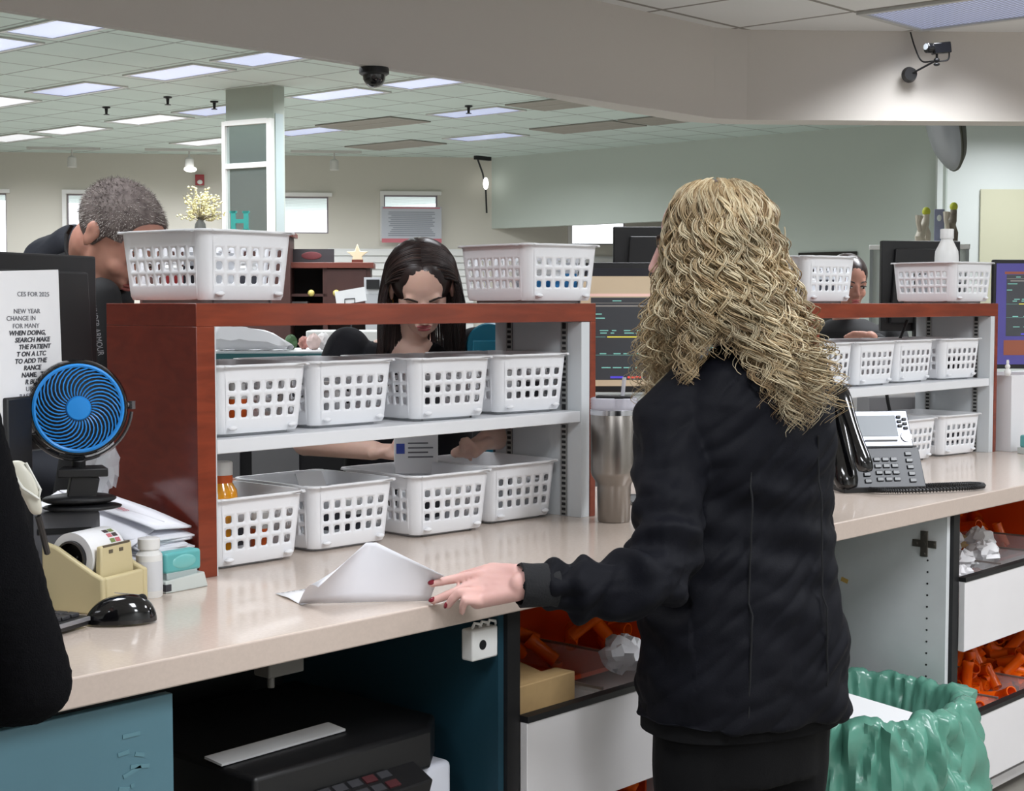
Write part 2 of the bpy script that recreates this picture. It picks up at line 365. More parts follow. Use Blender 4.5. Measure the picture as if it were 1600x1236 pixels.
acr = mat('clear_acrylic', (225, 228, 230), .08, alpha=.28)
acr_e = mat('acrylic_edge', (120, 110, 105), .3)
cardb = mat('kraft_cardboard', (176, 146, 100), .8, noise=.06, nscale=30)
amber = mat('amber_plastic', (255, 110, 14), .25, alpha=.85, emit=None)
amber_d = mat('amber_bin', (226, 78, 20), .35)
liner = mat('bin_liner_white', (205, 198, 196), .5)
drawer_n = 0
def drawer_cabinet(x0, x1, lab, ndiv, ztop):
    t = thing('drawer_cabinet', lab, 'cabinet', (x0, 1.92, 0)); w = x1-x0
    b = MB(); b.box(0, .02, .03, .58, .03, .873); b.box(w-.02, w, .03, .58, .03, .873); b.box(.02, w-.02, .56, .58, .03, .873); b.box(.02, w-.02, .03, .56, .03, .06)
    b.box(.02, w-.02, .03, .56, .478, .49)
    b.build('body', white_lam, t, smooth=False)
    for xa in (0, w-.035): MB().box(xa, xa+.035, 0, .03, .03, .873).build('edge_band', black_lam, t, smooth=False)
    for z0 in (.10, ztop-.20):
        f = MB().box(.035, w-.005, -.018, 0, z0, z0+.192).build('drawer', white_lam, t, bevel=.0015)
        MB().box(.035, w-.005, -.02, .004, z0+.192, z0+.204).build('trim', black_lam, f, smooth=False)
        b = MB()
        b.box(.035, w-.022, .004, .5, z0+.10, z0+.11); b.box(.035, .042, .004, .5, z0+.11, z0+.19)
        b.build('tray', liner, f, smooth=False)
        for k in range(1, ndiv+1):
            x = .035+(w-.06)*k/(ndiv+1)
            d = MB().box(x-.0015, x+.0015, .01, .48, z0+.11, z0+.205).build('divider', acr, f, smooth=False)
            MB().box(x-.003, x+.003, .01, .48, z0+.203, z0+.208).build('divider_edge', acr_e, d, smooth=False)
    return t
drawer_cabinet(2.12, 2.96, 'white drawer cabinet with black edging behind the blonde woman', 2, .665)
drawer_cabinet(3.92, 5.10, 'white drawer cabinet full of orange vials beyond the waste bin', 3, .69)
# white side panel with peg holes and hinge plate (faces the second knee space)
t = thing('cabinet_side_panel', 'white cabinet side panel with a column of peg holes above the waste bin', 'cabinet panel', (3.9, 1.93, 0))
MB().box(0, .018, 0, .6, .0, .873).build('panel', mat('worn_white_laminate', (214, 217, 219), .45, noise=.05, nscale=6), t, smooth=False)
b = MB()
for k in range(19): b.cyl((-.0015, .055, .80-.032*k-.06), (.001, .055, .80-.032*k-.06), .0028, 8)
b.build('peg_holes', black_lam, t)
h = MB(); h.box(-.004, 0, .03, .10, .775, .795); h.box(-.006, 0, .055, .075, .75, .82); h.lathe([(.006, 0), (.006, .003)], 10, (-.007, .065, .785), M=Matrix.Rotation(pi/2, 4, 'Y')); 
for q in ((.038, .785), (.09, .785), (.065, .757), (.065, .812)): h.lathe([(.005, 0), (.004, .003)], 8, (-.008, q[0], q[1]), M=Matrix.Rotation(pi/2, 4, 'Y'))
h.build('hinge_plate', mat('nickel', (150, 145, 138), .35, .9), t)
b = MB(); b.cbox((-.001, .31, .655), (.002, .022, .012), rx=.3); b.build('stain', mat('yellow_stain', (206, 168, 92), .7), t, smooth=False)
b = MB()
for k in range(7): b.cbox((-.0008, .03+.05*k % .2, .40-.01*k), (.0012, .03, .008), rx=.4*k)
b.build('scuff_mark', mat('tan_scuff', (170, 158, 146), .8), t, smooth=False)
MB().box(2.98, 3.9, 2.42, 2.44, 0, .873).build('bay_back_board', shade_dark, smooth=False)
tag(bpy.data.objects['bay_back_board'], 'shade-darkened back board of the open bay behind the waste bin', 'cabinet panel')
MB().box(4.9+.2, 7.2, 1.95, 2.5, 0, .873).build('base_cabinet', white_lam, smooth=False)
tag(bpy.data.objects['base_cabinet.001'], 'plain white base cabinet at the far end of the counter', 'cabinet')

# amber vials, bags and box in the drawers
def vial_mesh():
    b = MB(); b.lathe([(.0155, 0), (.016, .004), (.016, .062), (.0175, .064), (.0175, .078), (.0145, .078), (.0145, .006), (.002, .005)], 12, cap=False); return b
vial0 = vial_mesh().build('amber_vial', amber); tag(vial0, 'empty orange pill vial in the lower far drawer', 'vial', 'orange vials in the lower far drawer')
rnd = random.Random(3)
first = True
def put_vials(xa, xb, ya, yb, za, zb, n, lab, grp):
    global first
    for k in range(n):
        o = vial0 if first else vial0.copy()
        if not first: COL.objects.link(o)
        first = False
        y = rnd.uniform(ya, yb)
        o.location = (rnd.uniform(xa, xb), y, rnd.uniform(za, zb) + (y-ya)*.10)
        o.rotation_euler = (rnd.uniform(0, 6), rnd.uniform(0, 6), rnd.uniform(0, 6)); o['label'] = lab; o['group'] = grp
put_vials(4.02, 4.9, 1.985, 2.27, .235, .30, 165, 'empty orange pill vial in the lower far drawer', 'orange vials in the lower far drawer')
put_vials(4.0, 5.0, 2.18, 2.4, .60, .72, 50, 'orange pill vial heaped at the back of the upper far drawer', 'orange vials in the upper far drawer')
put_vials(2.22, 2.9, 2.25, 2.4, .60, .70, 26, 'orange pill vial heaped behind the cardboard box in the drawer', 'orange vials in the drawer behind the blonde woman')
put_vials(2.35, 2.9, 1.97, 2.3, .24, .32, 30, 'orange pill vial in the bottom drawer under the blonde woman\'s hip', 'orange vials in the bottom near drawer')
# orange liners give the heaps their depth
for nm, x0, x1, z0, z1, lab in (('vial_bin', 2.17, 2.92, .60, .84, 'translucent orange vial bin at the back of the near drawer'), ('vial_bin', 3.98, 5.05, .60, .84, 'translucent orange vial bin at the back of the far upper drawer'), ('vial_bin', 3.98, 5.05, .215, .44, 'translucent orange vial bin at the back of the far lower drawer'), ('vial_bin', 2.17, 2.92, .215, .44, 'translucent orange vial bin at the back of the near lower drawer')):
    b = MB(); b.box(x0, x1, 2.42, 2.43, z0, z1); b.box(x0, x1, 2.2, 2.42, z0, z0+.01); b.box(x0, x0+.006, 2.2, 2.42, z0+.01, z1-.03); b.box(x1-.006, x1, 2.2, 2.42, z0+.01, z1-.03)
    tag(b.build(nm, amber_d, smooth=False), lab, 'bin')
t = thing('cardboard_box', 'open brown cardboard box in the drawer below the counter edge', 'box', (2.24, 2.02, .58), .03)
MB().box(-.07, .14, -.05, .0, 0, .125).build('front_side', cardb, t, bevel=.002); MB().cbox((.02, .05, .128), (.17, .10, .003), rx=.2).build('flap', cardb, t, smooth=False)
MB().box(.1, .11, 0, .12, 0, .12).build('side', cardb, t, smooth=False)
def crumple(name, c, r, m, seed, lab, cat='bag', grp=None, amp=.35, nu=16, nv=11, flat=.6):
    rr = random.Random(seed); b = MB(); b.ell((0, 0, 0), (r[0], r[1], r[2]), nu=nu, nv=nv)
    b.v = [tuple(a*(1+rr.uniform(-amp, amp*.5)) for a in p) for p in b.v]
    o = b.build(name, m, loc=c, smooth=True, angle=25); return tag(o, lab, cat, grp)
bagm = mat('white_plastic_bag', (222, 222, 226), .3, alpha=.85)
crumple('plastic_bag', (2.62, 2.04, .69), (.06, .05, .04), bagm, 3, 'crumpled white plastic bag in the drawer beside the blonde woman')
for i, (x, y, z, r) in enumerate(((4.08, 2.02, .66, .05), (4.16, 2.01, .655, .045), (4.24, 2.05, .69, .05), (4.34, 2.03, .70, .055), (4.42, 2.08, .73, .05), (4.33, 2.15, .73, .06))):
    crumple('white_sachet', (x, y, z), (r, r*.9, r*.75), mat('white_paper_bag', (228, 226, 228), .6), 20+i, 'crumpled white packet in the upper far drawer', 'packet', 'white packets in the upper far drawer')
tag(MB().cbox((4.36, 2.2, .715), (.34, .12, .02), rz=.05, rx=.2).build('cardboard_strip', cardb, smooth=False), 'strip of tan cardboard behind the white packets in the far drawer', 'cardboard')

# ------------------------------------------------------------------ shelf units
wood = bpy.data.materials.new('cherry_wood'); wood.use_nodes = True
def _wood(m, c1, c2, rough):
    nt = m.node_tree; b = nt.nodes['Principled BSDF']; L = nt.links.new
    tc = nt.nodes.new('ShaderNodeTexCoord'); mp = nt.nodes.new('ShaderNodeMapping'); mp.inputs['Scale'].default_value = (2, 6, 14); L(tc.outputs['Object'], mp.inputs[0])
    n = nt.nodes.new('ShaderNodeTexNoise'); n.inputs['Scale'].default_value = 3; n.inputs['Detail'].default_value = 6; n.inputs['Distortion'].default_value = .8; L(mp.outputs[0], n.inputs['Vector'])
    r = nt.nodes.new('ShaderNodeValToRGB'); r.color_ramp.elements[0].position = .3; r.color_ramp.elements[1].position = .75
    r.color_ramp.elements[0].color = lin(c1)+(1,); r.color_ramp.elements[1].color = lin(c2)+(1,)
    L(n.outputs[0], r.inputs[0]); L(r.outputs[0], b.inputs['Base Color']); b.inputs['Roughness'].default_value = rough
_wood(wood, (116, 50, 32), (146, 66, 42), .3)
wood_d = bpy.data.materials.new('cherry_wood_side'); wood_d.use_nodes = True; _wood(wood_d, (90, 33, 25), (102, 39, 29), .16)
wshelf = mat('white_shelf', (226, 228, 231), .35)
winner = mat('white_shelf_side', (208, 212, 215), .5)
def shelf_unit(x0, x1, lab):
    t = thing('shelf_unit', lab, 'shelf', (x0, 2.395, .92)); w = x1-x0; D = .295; H = .52
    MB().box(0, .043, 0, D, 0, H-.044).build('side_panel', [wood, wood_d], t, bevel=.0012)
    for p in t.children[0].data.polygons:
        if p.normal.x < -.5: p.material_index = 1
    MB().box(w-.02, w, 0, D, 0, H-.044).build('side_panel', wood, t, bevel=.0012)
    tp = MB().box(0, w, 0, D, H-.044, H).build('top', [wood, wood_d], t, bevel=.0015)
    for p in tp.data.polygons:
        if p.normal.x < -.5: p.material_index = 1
    MB().box(w-.052, w-.021, .002, D-.01, 0, H-.045).build('lining', winner, t, bevel=.001, label='white inner lining panel')
    MB().box(.0435, .048, .004, D-.01, 0, H-.045).build('lining', winner, t, smooth=False, label='white inner lining panel')
    MB().box(.049, w-.053, .004, D-.015, .233, .26).build('shelf', wshelf, t, bevel=.0015, label='white adjustable shelf')
    for yy in (.055, .235):
        s = MB(); s.box(w-.0545, w-.0525, yy-.009, yy+.009, .003, .2325); s.box(w-.0545, w-.0525, yy-.009, yy+.009, .2605, H-.047)
        p = s.build('shelf_track', mat('slot_shadow', (35, 35, 36), .6), t, smooth=False)
        s = MB(); s.box(w-.0556, w-.0546, yy-.010, yy-.0065, .003, .2325); s.box(w-.0556, w-.0546, yy+.0065, yy+.010, .003, .2325)
        s.box(w-.0556, w-.0546, yy-.010, yy-.0065, .2605, H-.047); s.box(w-.0556, w-.0546, yy+.0065, yy+.010, .2605, H-.047)
        z = .008
        while z < H-.055:
            if not (.225 < z < .262): s.box(w-.0556, w-.0546, yy-.0065, yy+.0065, z, z+.0055)
            z += .0127
        s.build('track_rungs', mat('track_metal', (170, 170, 168), .4, .5), p, smooth=False)
    return t
shelf_unit(1.777, 2.965, 'cherry wood shelf unit with white baskets in front of the dark-haired woman')
shelf_unit(3.965, 5.200, 'cherry wood shelf unit with white baskets behind the desk phone')
MB().box(3.9620, 3.9645, 2.42, 2.60, 1.37, 1.43).build('paper_note', mat('cream_paper', (214, 206, 190), .8), smooth=False)
tag(bpy.data.objects['paper_note'], 'cream note taped to the side of the far shelf unit beside the blonde hair', 'note')

# ------------------------------------------------------------------ baskets
basket_m = mat('white_basket_plastic', (236, 237, 240), .35)
def basket_mesh(W=.245, L=.275, H=.14):
    zr = H-.006; z0 = .006; rc = .026; tw = .011; tl = .011
    # perimeter strips: list of (param function) columns, cells with holes on straight parts
    def ring(u, zz):  # u -> base rounded-rect pos (top size), zz height -> taper
        k = (zr-zz)/(zr-z0); return k
    hw, hl = W/2-.007, L/2-.007
    cols = []   # (point2d, normal2d, iscellstart)
    def seg(p, q, nholes, pitch):
        p, q = Vector(p), Vector(q); d = (q-p); ln = d.length; m = (ln-nholes*pitch)/2
        out = [(p, None)]
        pts = [0, m] + [m+pitch*(i+1) for i in range(nholes)] + [ln]
        return [(p+d*(a/ln)) for a in pts], [False]+[True]*nholes+[False]
    P = []; flags = []
    def arc(cx, cy, a0, n=5):
        return [Vector((cx+rc*cos(a0+pi/2*i/n), cy+rc*sin(a0+pi/2*i/n))) for i in range(1, n)]
    sides = [((-hw+rc, -hl), (hw-rc, -hl), 6, .0315, (hw-rc, -hl+rc, -pi/2)), ((hw, -hl+rc), (hw, hl-rc), 8, .0262, (hw-rc, hl-rc, 0)),
             ((hw-rc, hl), (-hw+rc, hl), 6, .0315, (-hw+rc, hl-rc, pi/2)), ((-hw, hl-rc), (-hw, -hl+rc), 8, .0262, (-hw+rc, -hl+rc, pi))]
    for p, q, n, pitch, c in sides:
        pts, fl = seg(p, q, n, pitch); P += pts[:-1]; flags += fl; P.append(pts[-1]); ar = arc(c[0], c[1], c[2]); P += ar; flags += [False]*(len(ar)+1)
    N = len(P)
    rows = [z0+.008, z0+.026, z0+.026+.0265, z0+.026+.053, z0+.026+.0795, zr]
    hrow = [False, True, True, True, False]
    def pos(p, z):
        k = (zr-z)/(zr-z0); return (p.x*(1-tw*k/hw), p.y*(1-tl*k/hl), z)
    b = MB(); g = [[pos(p, z) for p in P] for z in rows]
    vid = {}; V = b.v; F = b.f
    for j in range(len(rows)):
        for i in range(N): vid[j, i] = len(V); V.append(g[j][i])
    for j in range(len(rows)-1):
        for i in range(N):
            i2 = (i+1) % N; A, B, C, D = vid[j, i], vid[j, i2], vid[j+1, i2], vid[j+1, i]
            if flags[i] and hrow[j]:
                a, bb, c, d = (Vector(V[q]) for q in (A, B, C, D))
                def bi(u, v): return tuple(a*(1-u)*(1-v)+bb*u*(1-v)+c*u*v+d*(1-u)*v)
                u0, u1, v0, v1 = .24, .76, .2, .8; cu, cv = .10, .11
                hv = [(u0+cu, v0), (u1-cu, v0), (u1, v0+cv), (u1, v1-cv), (u1-cu, v1), (u0+cu, v1), (u0, v1-cv), (u0, v0+cv)]
                h = []
                for u, v in hv: h.append(len(V)); V.append(bi(u, v))
                F += [(A, B, h[1], h[0]), (B, h[2], h[1]), (B, C, h[3], h[2]), (C, h[4], h[3]), (C, D, h[5], h[4]), (D, h[6], h[5]), (D, A, h[7], h[6]), (A, h[0], h[7])]
            else: F.append((A, B, C, D))
    # floor with rounded lower edge, and a recessed foot
    lo = [len(V)+i for i in range(N)]; V += [(x*.975, y*.975, z0+.001) for x, y, z in g[0]]
    F += [(lo[i], lo[(i+1) % N], vid[0, (i+1) % N], vid[0, i]) for i in range(N)]
    F.append(tuple(lo[::-1]))
    # rim flange out and down
    top = [vid[len(rows)-1, i] for i in range(N)]
    r1 = [len(V)+i for i in range(N)]
    def off(p, d):
        sx = (1+d/hw); sy = (1+d/hl); return p.x*sx, p.y*sy
    V += [off(p, .0025)+(H,) for p in P]; r2 = [len(V)+i for i in range(N)]; V += [off(p, .008)+(H,) for p in P]; r3 = [len(V)+i for i in range(N)]; V += [off(p, .009)+(H-.004,) for p in P]
    for a, c in ((top, r1), (r1, r2), (r2, r3)): F += [(a[i], a[(i+1) % N], c[(i+1) % N], c[i]) for i in range(N)]
    b.mi = [0]*len(F)
    # foot
    f = MB(); f.prism([(x*.86, y*.86) for x, y, z in g[0]], 0, z0)
    return b, f
_bb, _bf = basket_mesh()
def make_basket():
    t = thing('plastic_basket', 'x', 'basket')
    o = _bb.build('basket_body', basket_m, t, solid=.0022, angle=30)
    _bf.build('foot', mat('basket_foot_grey', (190, 192, 196), .5), t, smooth=False)
    for x in (-.075, .075):
        s = MB(); s.ell((x, -.1275, .018), (.011, .006, .005), nu=10, nv=6); s.build('lug', basket_m, t)
    return t
basket0 = make_basket(); _bfirst = [True]
def basket(x, y, z, th, lab, grp):
    """x, y is the near corner of the rim (left end of the short front side)"""
    th = R(th); u = Vector((cos(th), sin(th), 0)); v = Vector((-sin(th), cos(th), 0))
    c = Vector((x, y, z)) + u*.1225 + v*.1375
    if _bfirst[0]:
        _bfirst[0] = False; basket0.location = c; basket0.rotation_euler.z = th; basket0['label'] = lab; basket0['group'] = grp; return basket0
    return copy_thing(basket0, c, th, lab, grp)
Z0, Z1, Z2 = .9205, 1.1805, 1.4405
BK = []
G1, G2, G3, G4, G5 = 'baskets on the counter in the near shelf unit', 'baskets on the middle shelf of the near unit', 'baskets on top of the shelf units', 'baskets on the middle shelf of the far unit', 'baskets on the counter in the far shelf unit'
for x, y, th, l in ((1.832, 2.425, 0, 'white basket with the yellow-bodied bottle at the wooden end of the bottom row'), (2.105, 2.45, -1, 'second white basket from the wooden end in the bottom row'),
                    (2.385, 2.435, -4, 'third white basket from the wooden end in the near bottom row'), (2.655, 2.46, -3, 'white basket beside the steel tumbler in the bottom row of the near unit')):
    BK.append(basket(x, y, Z0, th, l, G1))
for x, y, th, l in ((1.832, 2.41, 0, 'white basket at the wooden end of the middle shelf in the near unit'), (2.10, 2.44, 0, 'second white basket from the wooden end on the middle shelf'),
                    (2.372, 2.42, -4, 'white basket on the middle shelf directly in front of the dark-haired woman'), (2.65, 2.43, -5, 'white basket beside the white side panel on the middle shelf of the near unit')):
    BK.append(basket(x, y, Z1, th, l, G2))
for x, y, th, l in ((1.80, 2.40, 3, 'white basket on top of the near unit in front of the grey-haired man'), (2.74, 2.42, -8, 'white basket with blue-labelled bottles on top of the near unit'),
                    (3.99, 2.43, -9, 'white basket on top of the far unit against the blonde hair'), (4.915, 2.42, -9, 'white basket under the white bottle on top of the far unit')):
    BK.append(basket(x, y, Z2, th, l, G3))
for i, (x, y, th) in enumerate(((4.03, 2.43, -2), (4.295, 2.43, -3), (4.57, 2.44, -3), (4.86, 2.425, -6))):
    BK.append(basket(x, y, Z1, th, ('white basket on the far unit\'s shelf touching the blonde curls', 'second white basket along the far unit\'s shelf from the blonde curls', 'third white basket along the far unit\'s shelf from the blonde curls', 'white basket beside the slotted track on the far unit\'s shelf')[i], G4))
for i, (x, y, th) in enumerate(((4.03, 2.44, -2), (4.30, 2.44, -3), (4.575, 2.43, -3), (4.87, 2.43, -7))):
    BK.append(basket(x, y, Z0, th, ('white basket on the counter hidden mostly behind the phone handset', 'white basket on the counter behind the phone screen', 'white basket on the counter beside the phone\'s upper edge', 'white basket on the counter nearest the end panel of the far unit')[i], G5))

# things kept in the baskets
wbot = mat('white_bottle_plastic', (236, 236, 234), .35); lab_m = mat('label_paper', (214, 216, 220), .6); blue_l = mat('blue_label', (52, 140, 200), .5); org_l = mat('orange_label', (220, 96, 30), .5)
red_l = mat('red_label', (170, 50, 50), .5); grn_l = mat('green_label', (190, 205, 60), .5); dk_l = mat('dark_label', (55, 55, 62), .6); yel = mat('amber_syrup', (226, 150, 12), .15, coat=1)
def pill_bottle(label, m2, h=.085, r=.02, cat='bottle', grp=None):
    t = thing('pill_bottle', label, cat, group=grp)
    MB().lathe([(r*.93, 0), (r, .003), (r, h*.72), (r*.7, h*.80), (r*.7, h*.82)], 16).build('body', wbot, t)
    MB().lathe([(r*1.01, h*.12), (r*1.01, h*.62)], 16, cap=False).build('label_band', m2, t)
    MB().lathe([(r*.84, h*.82), (r*.84, h*.99), (r*.78, h)], 16).build('cap', wbot, t)
    return t
def carton(label, m2, d=(.045, .03, .09), grp=None):
    t = thing('medicine_carton', label, 'box', group=grp)
    MB().box(-d[0]/2, d[0]/2, -d[1]/2, d[1]/2, 0, d[2]).build('carton_body', lab_m, t, bevel=.001)
    MB().box(-d[0]/2-.0004, d[0]/2+.0004, -d[1]/2-.0004, d[1]/2+.0004, d[2]*.3, d[2]*.7).build('print_band', m2, t, smooth=False)
    return t
protos = {}
rr = random.Random(11)
KIND = ['b', 'c']
where = ['in the near bottom row']*4 + ['on the near middle shelf']*4 + ['on the unit tops']*4 + ['on the far middle shelf']*4 + ['in the far bottom row']*4
cname = {'w': 'white', 'bl': 'blue', 'o': 'orange', 'r': 'dark red', 'd': 'dark', 'g': 'green'}
cm = {'w': lab_m, 'bl': blue_l, 'o': org_l, 'r': red_l, 'd': dk_l, 'g': grn_l}
CONT = {0: ['bo', 'co', 'cd', 'cw'], 1: ['cd', 'bw', 'cw', 'bd'], 2: ['co', 'cw', 'bw', 'cd'], 3: ['cw', 'bw'], 4: ['bo', 'bg', 'cd', 'cw'], 5: ['cd', 'bw', 'cw'], 6: ['cd', 'bw'], 7: ['cw', 'cd', 'bw'],
        8: ['br', 'cw', 'cd', 'bw', 'bd'], 9: ['bbl', 'bbl', 'cbl', 'cr', 'cd', 'bw'], 10: ['cd', 'cd', 'bw'], 11: ['cd', 'bw', 'cw'], 12: ['cw'], 13: ['cd', 'cw'], 14: ['cw', 'bd'], 15: ['cd', 'cw'], 18: ['cw', 'cd'], 19: ['cd', 'bw', 'cw']}
slots = [(-.075, -.06), (-.01, -.065), (.06, -.055), (-.06, .03), (.02, .04), (.075, .05)]
for bi_, items in CONT.items():
    bk = BK[bi_]; M = Matrix.Translation(bk.location) @ Matrix.Rotation(bk.rotation_euler.z, 4, 'Z')
    order = list(range(6)); rr.shuffle(order)
    for k, it in enumerate(items):
        kind, colk = it[0], it[1:]
        lab = ('small white bottle with %s label in a basket ' if kind == 'b' else 'small medicine carton with %s print in a basket ') % cname[colk] + where[bi_]
        grp = ('bottles' if kind == 'b' else 'cartons') + ' with %s labels inside baskets ' % cname[colk] + where[bi_]
        sx, sy = slots[order[k]] if not (bi_ == 9 and k < 3) else [(-.05, -.085), (.0, -.09), (.05, -.08)][k]
        loc = M @ Vector((sx, sy, .0085)); rz = bk.rotation_euler.z + rr.uniform(-.5, .5)
        if it not in protos:
            o = pill_bottle(lab, cm[colk], grp=grp) if kind == 'b' else carton(lab, cm[colk], grp=grp)
            o.location = loc; o.rotation_euler.z = rz; protos[it] = o
        else: copy_thing(protos[it], loc, rz, lab, grp)
# amber bottle and tall white bottle in the first basket
t = thing('syrup_bottle', 'yellow and orange bottle with a white cap in the first bottom basket', 'bottle', (1.925, 2.52, .929)); t.scale = (1.08, 1.08, 1.2)
MB().lathe([(.03, 0), (.032, .004), (.032, .10), (.03, .115), (.021, .128), (.02, .134)], 28).build('body', yel, t)
MB().lathe([(.0215, .124), (.0225, .136), (.0215, .14)], 28).build('collar', org_l, t)
MB().lathe([(.0225, .14), (.0225, .16), (.021, .162)], 28).build('cap', wbot, t)
t = thing('white_bottle', 'tall white bottle against the wooden end in the first bottom basket', 'bottle', (1.858, 2.475, .929))
MB().lathe([(.019, 0), (.021, .004), (.021, .135), (.019, .15), (.012, .158), (.002, .16)], 24).build('body', wbot, t)
t = thing('squeeze_bottle', 'white narrow-necked bottle standing in the basket on top of the far unit', 'bottle', (5.085, 2.535, 1.449)); t.scale = (1.08, 1.08, 1.05)
MB().lathe([(.036, 0), (.038, .004), (.038, .145), (.036, .165), (.024, .19), (.019, .20), (.019, .208)], 28).build('body', wbot, t)
MB().lathe([(.0215, .206), (.0215, .236), (.020, .238)], 28).build('cap', wbot, t)
tag(MB().cbox((0, 0, .06), (.075, .003, .11), rx=-.5).build('folded_paper', mat('white_paper', (238, 238, 240), .7), loc=(2.245, 2.60, .96), smooth=False), 'folded white slip sticking out between bottom row baskets', 'paper')
# ------------------------------------------------------------------ things at the near end of the counter
paper_m = mat('white_paper', (238, 238, 240), .7); ink = mat('black_ink', (60, 60, 66), .7); ink2 = mat('grey_ink', (105, 105, 112), .7)
gloss_blk = mat('glossy_black', (12, 12, 14), .12, coat=.5)
def monitor(name, lab, loc, rz, w=.53, h=.33, z0=.28, screen=None, tilt=0, stand=True):
    """screen faces local -y; loc is on the surface below the middle of the panel"""
    t = thing(name, lab, 'monitor', loc, rz)
    b = MB(); b.box(-w/2, w/2, -.012, .012, z0, z0+h); b.prism([(-w/2+.03, z0+.03), (w/2-.03, z0+.03), (w/2-.05, z0+h-.03), (-w/2+.05, z0+h-.03)], -.028, -.012, M=Matrix.Rotation(pi/2, 4, 'X') @ Matrix.Identity(4))
    b.build('housing', blk, t, bevel=.004)
    if screen: MB().box(-w/2+.012, w/2-.012, -.0135, -.0115, z0+.016, z0+h-.014).build('screen', screen, t, smooth=False)
    if stand:
        MB().box(-.035, .035, .012, .04, .01, z0+.1).build('stand', blk, t, bevel=.004)
        MB().prism([(-.12, -.07), (.12, -.07), (.13, .10), (-.13, .10)], 0, .012).build('base', blk, t, bevel=.003)
    return t
ME = (1.641, 2.532, 1.409)
t = monitor('computer_monitor', 'black monitor seen from behind with a printed notice taped on its back', (ME[0]-.28*cos(R(24)), ME[1]-.28*sin(R(24)), .92), R(24)+pi, w=.56, h=.345, z0=.262)
# the printed notice, taped to the back (local +y side of the monitor faces the room's work side)
n = thing('notice_sheet', 'printed paper notice ending 2025 taped to the back of the black monitor', 'notice', (ME[0]-(.140+.2165)*cos(R(24)), ME[1]-(.140+.2165)*sin(R(24)), 1.213), R(24))
n.location += Vector((sin(R(24)), -cos(R(24)), 0))*.031
MB().box(0, .2165, -.0005, .0005, 0, .279).build('paper', paper_m, n, rot=(0, R(-2), 0), smooth=False)
lines = [('2', 0, .178), ('NEW YEAR', 0, .150), ('CHANGE IN', 0, .137), ('FOR MANY', 0, .147), ('WHEN DOING,', 1, .165), ('SEARCH MAKE', 1, .176), ('THE PATIENT', 1, .178), ('T ON A LTC', 1, .164),
         ('TO ADD THE', 1, .166), ('RANCE', 1, .149), ('NAME.  THIS', 1, .177), ('R BUSINESS,', 1, .183), ('URANCES', 0, .172), ('BASED TO', 0, .157), ('OF 1/1', 0, .155), ('NTION', 0, .150)]
zs = [.243, .214, .202, .189, .177, .165, .153, .141, .129, .117, .105, .093, .081, .069, .057, .045]
for (tx, bold, xe), z in zip(lines, zs):
    tm = text_mesh('lettering', tx if tx[0] != '2' else 'CES FOR 2025', .0112, ink if bold else ink2, n, (xe, -.0012, z-.004), (pi/2, 0, 0), 'RIGHT', shear=.2 if bold else 0, bold=.0003 if bold else 0, extrude=.0002); tm.scale.x = 1.35

# clip-on fan
fan_blue = mat('fan_blue', (38, 140, 222), .35); fan_blue2 = mat('fan_pale_blade', (150, 180, 205), .3, alpha=.6)
FA = (1.511, 2.378, 1.259)
t = thing('clip_fan', 'small black clip-on fan with a blue spiral grille', 'fan', FA, R(-30)); t.scale = (1.066,)*3
ry = Matrix.Rotation(pi/2, 4, 'X')
MB().lathe([(.0765, -.022), (.079, -.018), (.079, .012), (.076, .018), (.0735, .018), (.0735, -.022)], 48, M=ry, cap=False).build('housing', gloss_blk, t)
g = MB()
ringp = [(.0695*cos(a), -.021, .0695*sin(a)) for a in [2*pi*i/56 for i in range(56)]]; g.tube(ringp, .0034, 6, closed=True)
for k in range(34):
    a0 = 2*pi*k/34; g.tube([((.018+(.0675-.018)*u)*cos(a0-.80*u*u-.1*u), -.0215-.004*sin(pi*u), (.018+(.0675-.018)*u)*sin(a0-.80*u*u-.1*u)) for u in [i/7 for i in range(8)]], .00125, 5)
g.build('grille', fan_blue, t)
MB().lathe([(.0205, 0), (.0205, .004), (.018, .008), (.002, .009)], 32, (0, -.019, 0), M=ry).build('hub', fan_blue, t)
b = MB()
for k in range(4):
    a0 = 2*pi*k/4+.5; b.add([(r*cos(a0+da), .0+dy, r*sin(a0+da)) for r, da, dy in ((.016, 0, .004), (.062, -.25, .008), (.066, .45, -.004), (.03, .8, -.006), (.016, .5, -.004))], [(0, 1, 2, 3, 4)])
b.build('blades', fan_blue2, t, smooth=False, solid=.001)
MB().lathe([(.0735, .016), (.05, .022), (.002, .024)], 40, M=ry).build('rear_cover', blk, t)
b = MB(); b.tube([(.086*cos(a), 0, .086*sin(a)) for a in [pi+.1+(pi-.2)*i/24 for i in range(25)]], .0028, 8); b.tube([(-.086, 0, -.004), (-.086, 0, .009)], .006); b.tube([(.086, 0, -.004), (.086, 0, .009)], .006)
b.cyl((-.078, 0, .003), (-.088, 0, .003), .004, 8); b.cyl((.078, 0, .003), (.088, 0, .003), .004, 8)
b.build('yoke', mat('pewter', (120, 118, 120), .25, .9), t)
b = MB(); b.cyl((0, 0, -.084), (0, .004, -.10), .011, 16); b.prism([(-.035, -.03), (.045, -.03), (.04, .03), (-.025, .03)], -.112, -.098); b.cbox((.005, .0, -.135), (.045, .05, .05), ry=.2); 
b.ell((0, 0, -.15), (.06, .04, .010)); b.ell((0.005, 0, -.163), (.064, .045, .007))
b.build('clamp', blk, t, bevel=.002)
MB().tube([(-.088, .0, -.01), (-.095, .01, -.06), (-.085, .02, -.13), (-.088, .0, -.2), (-.085, .02, -.26)], .002, 6).build('cord', blk, t)

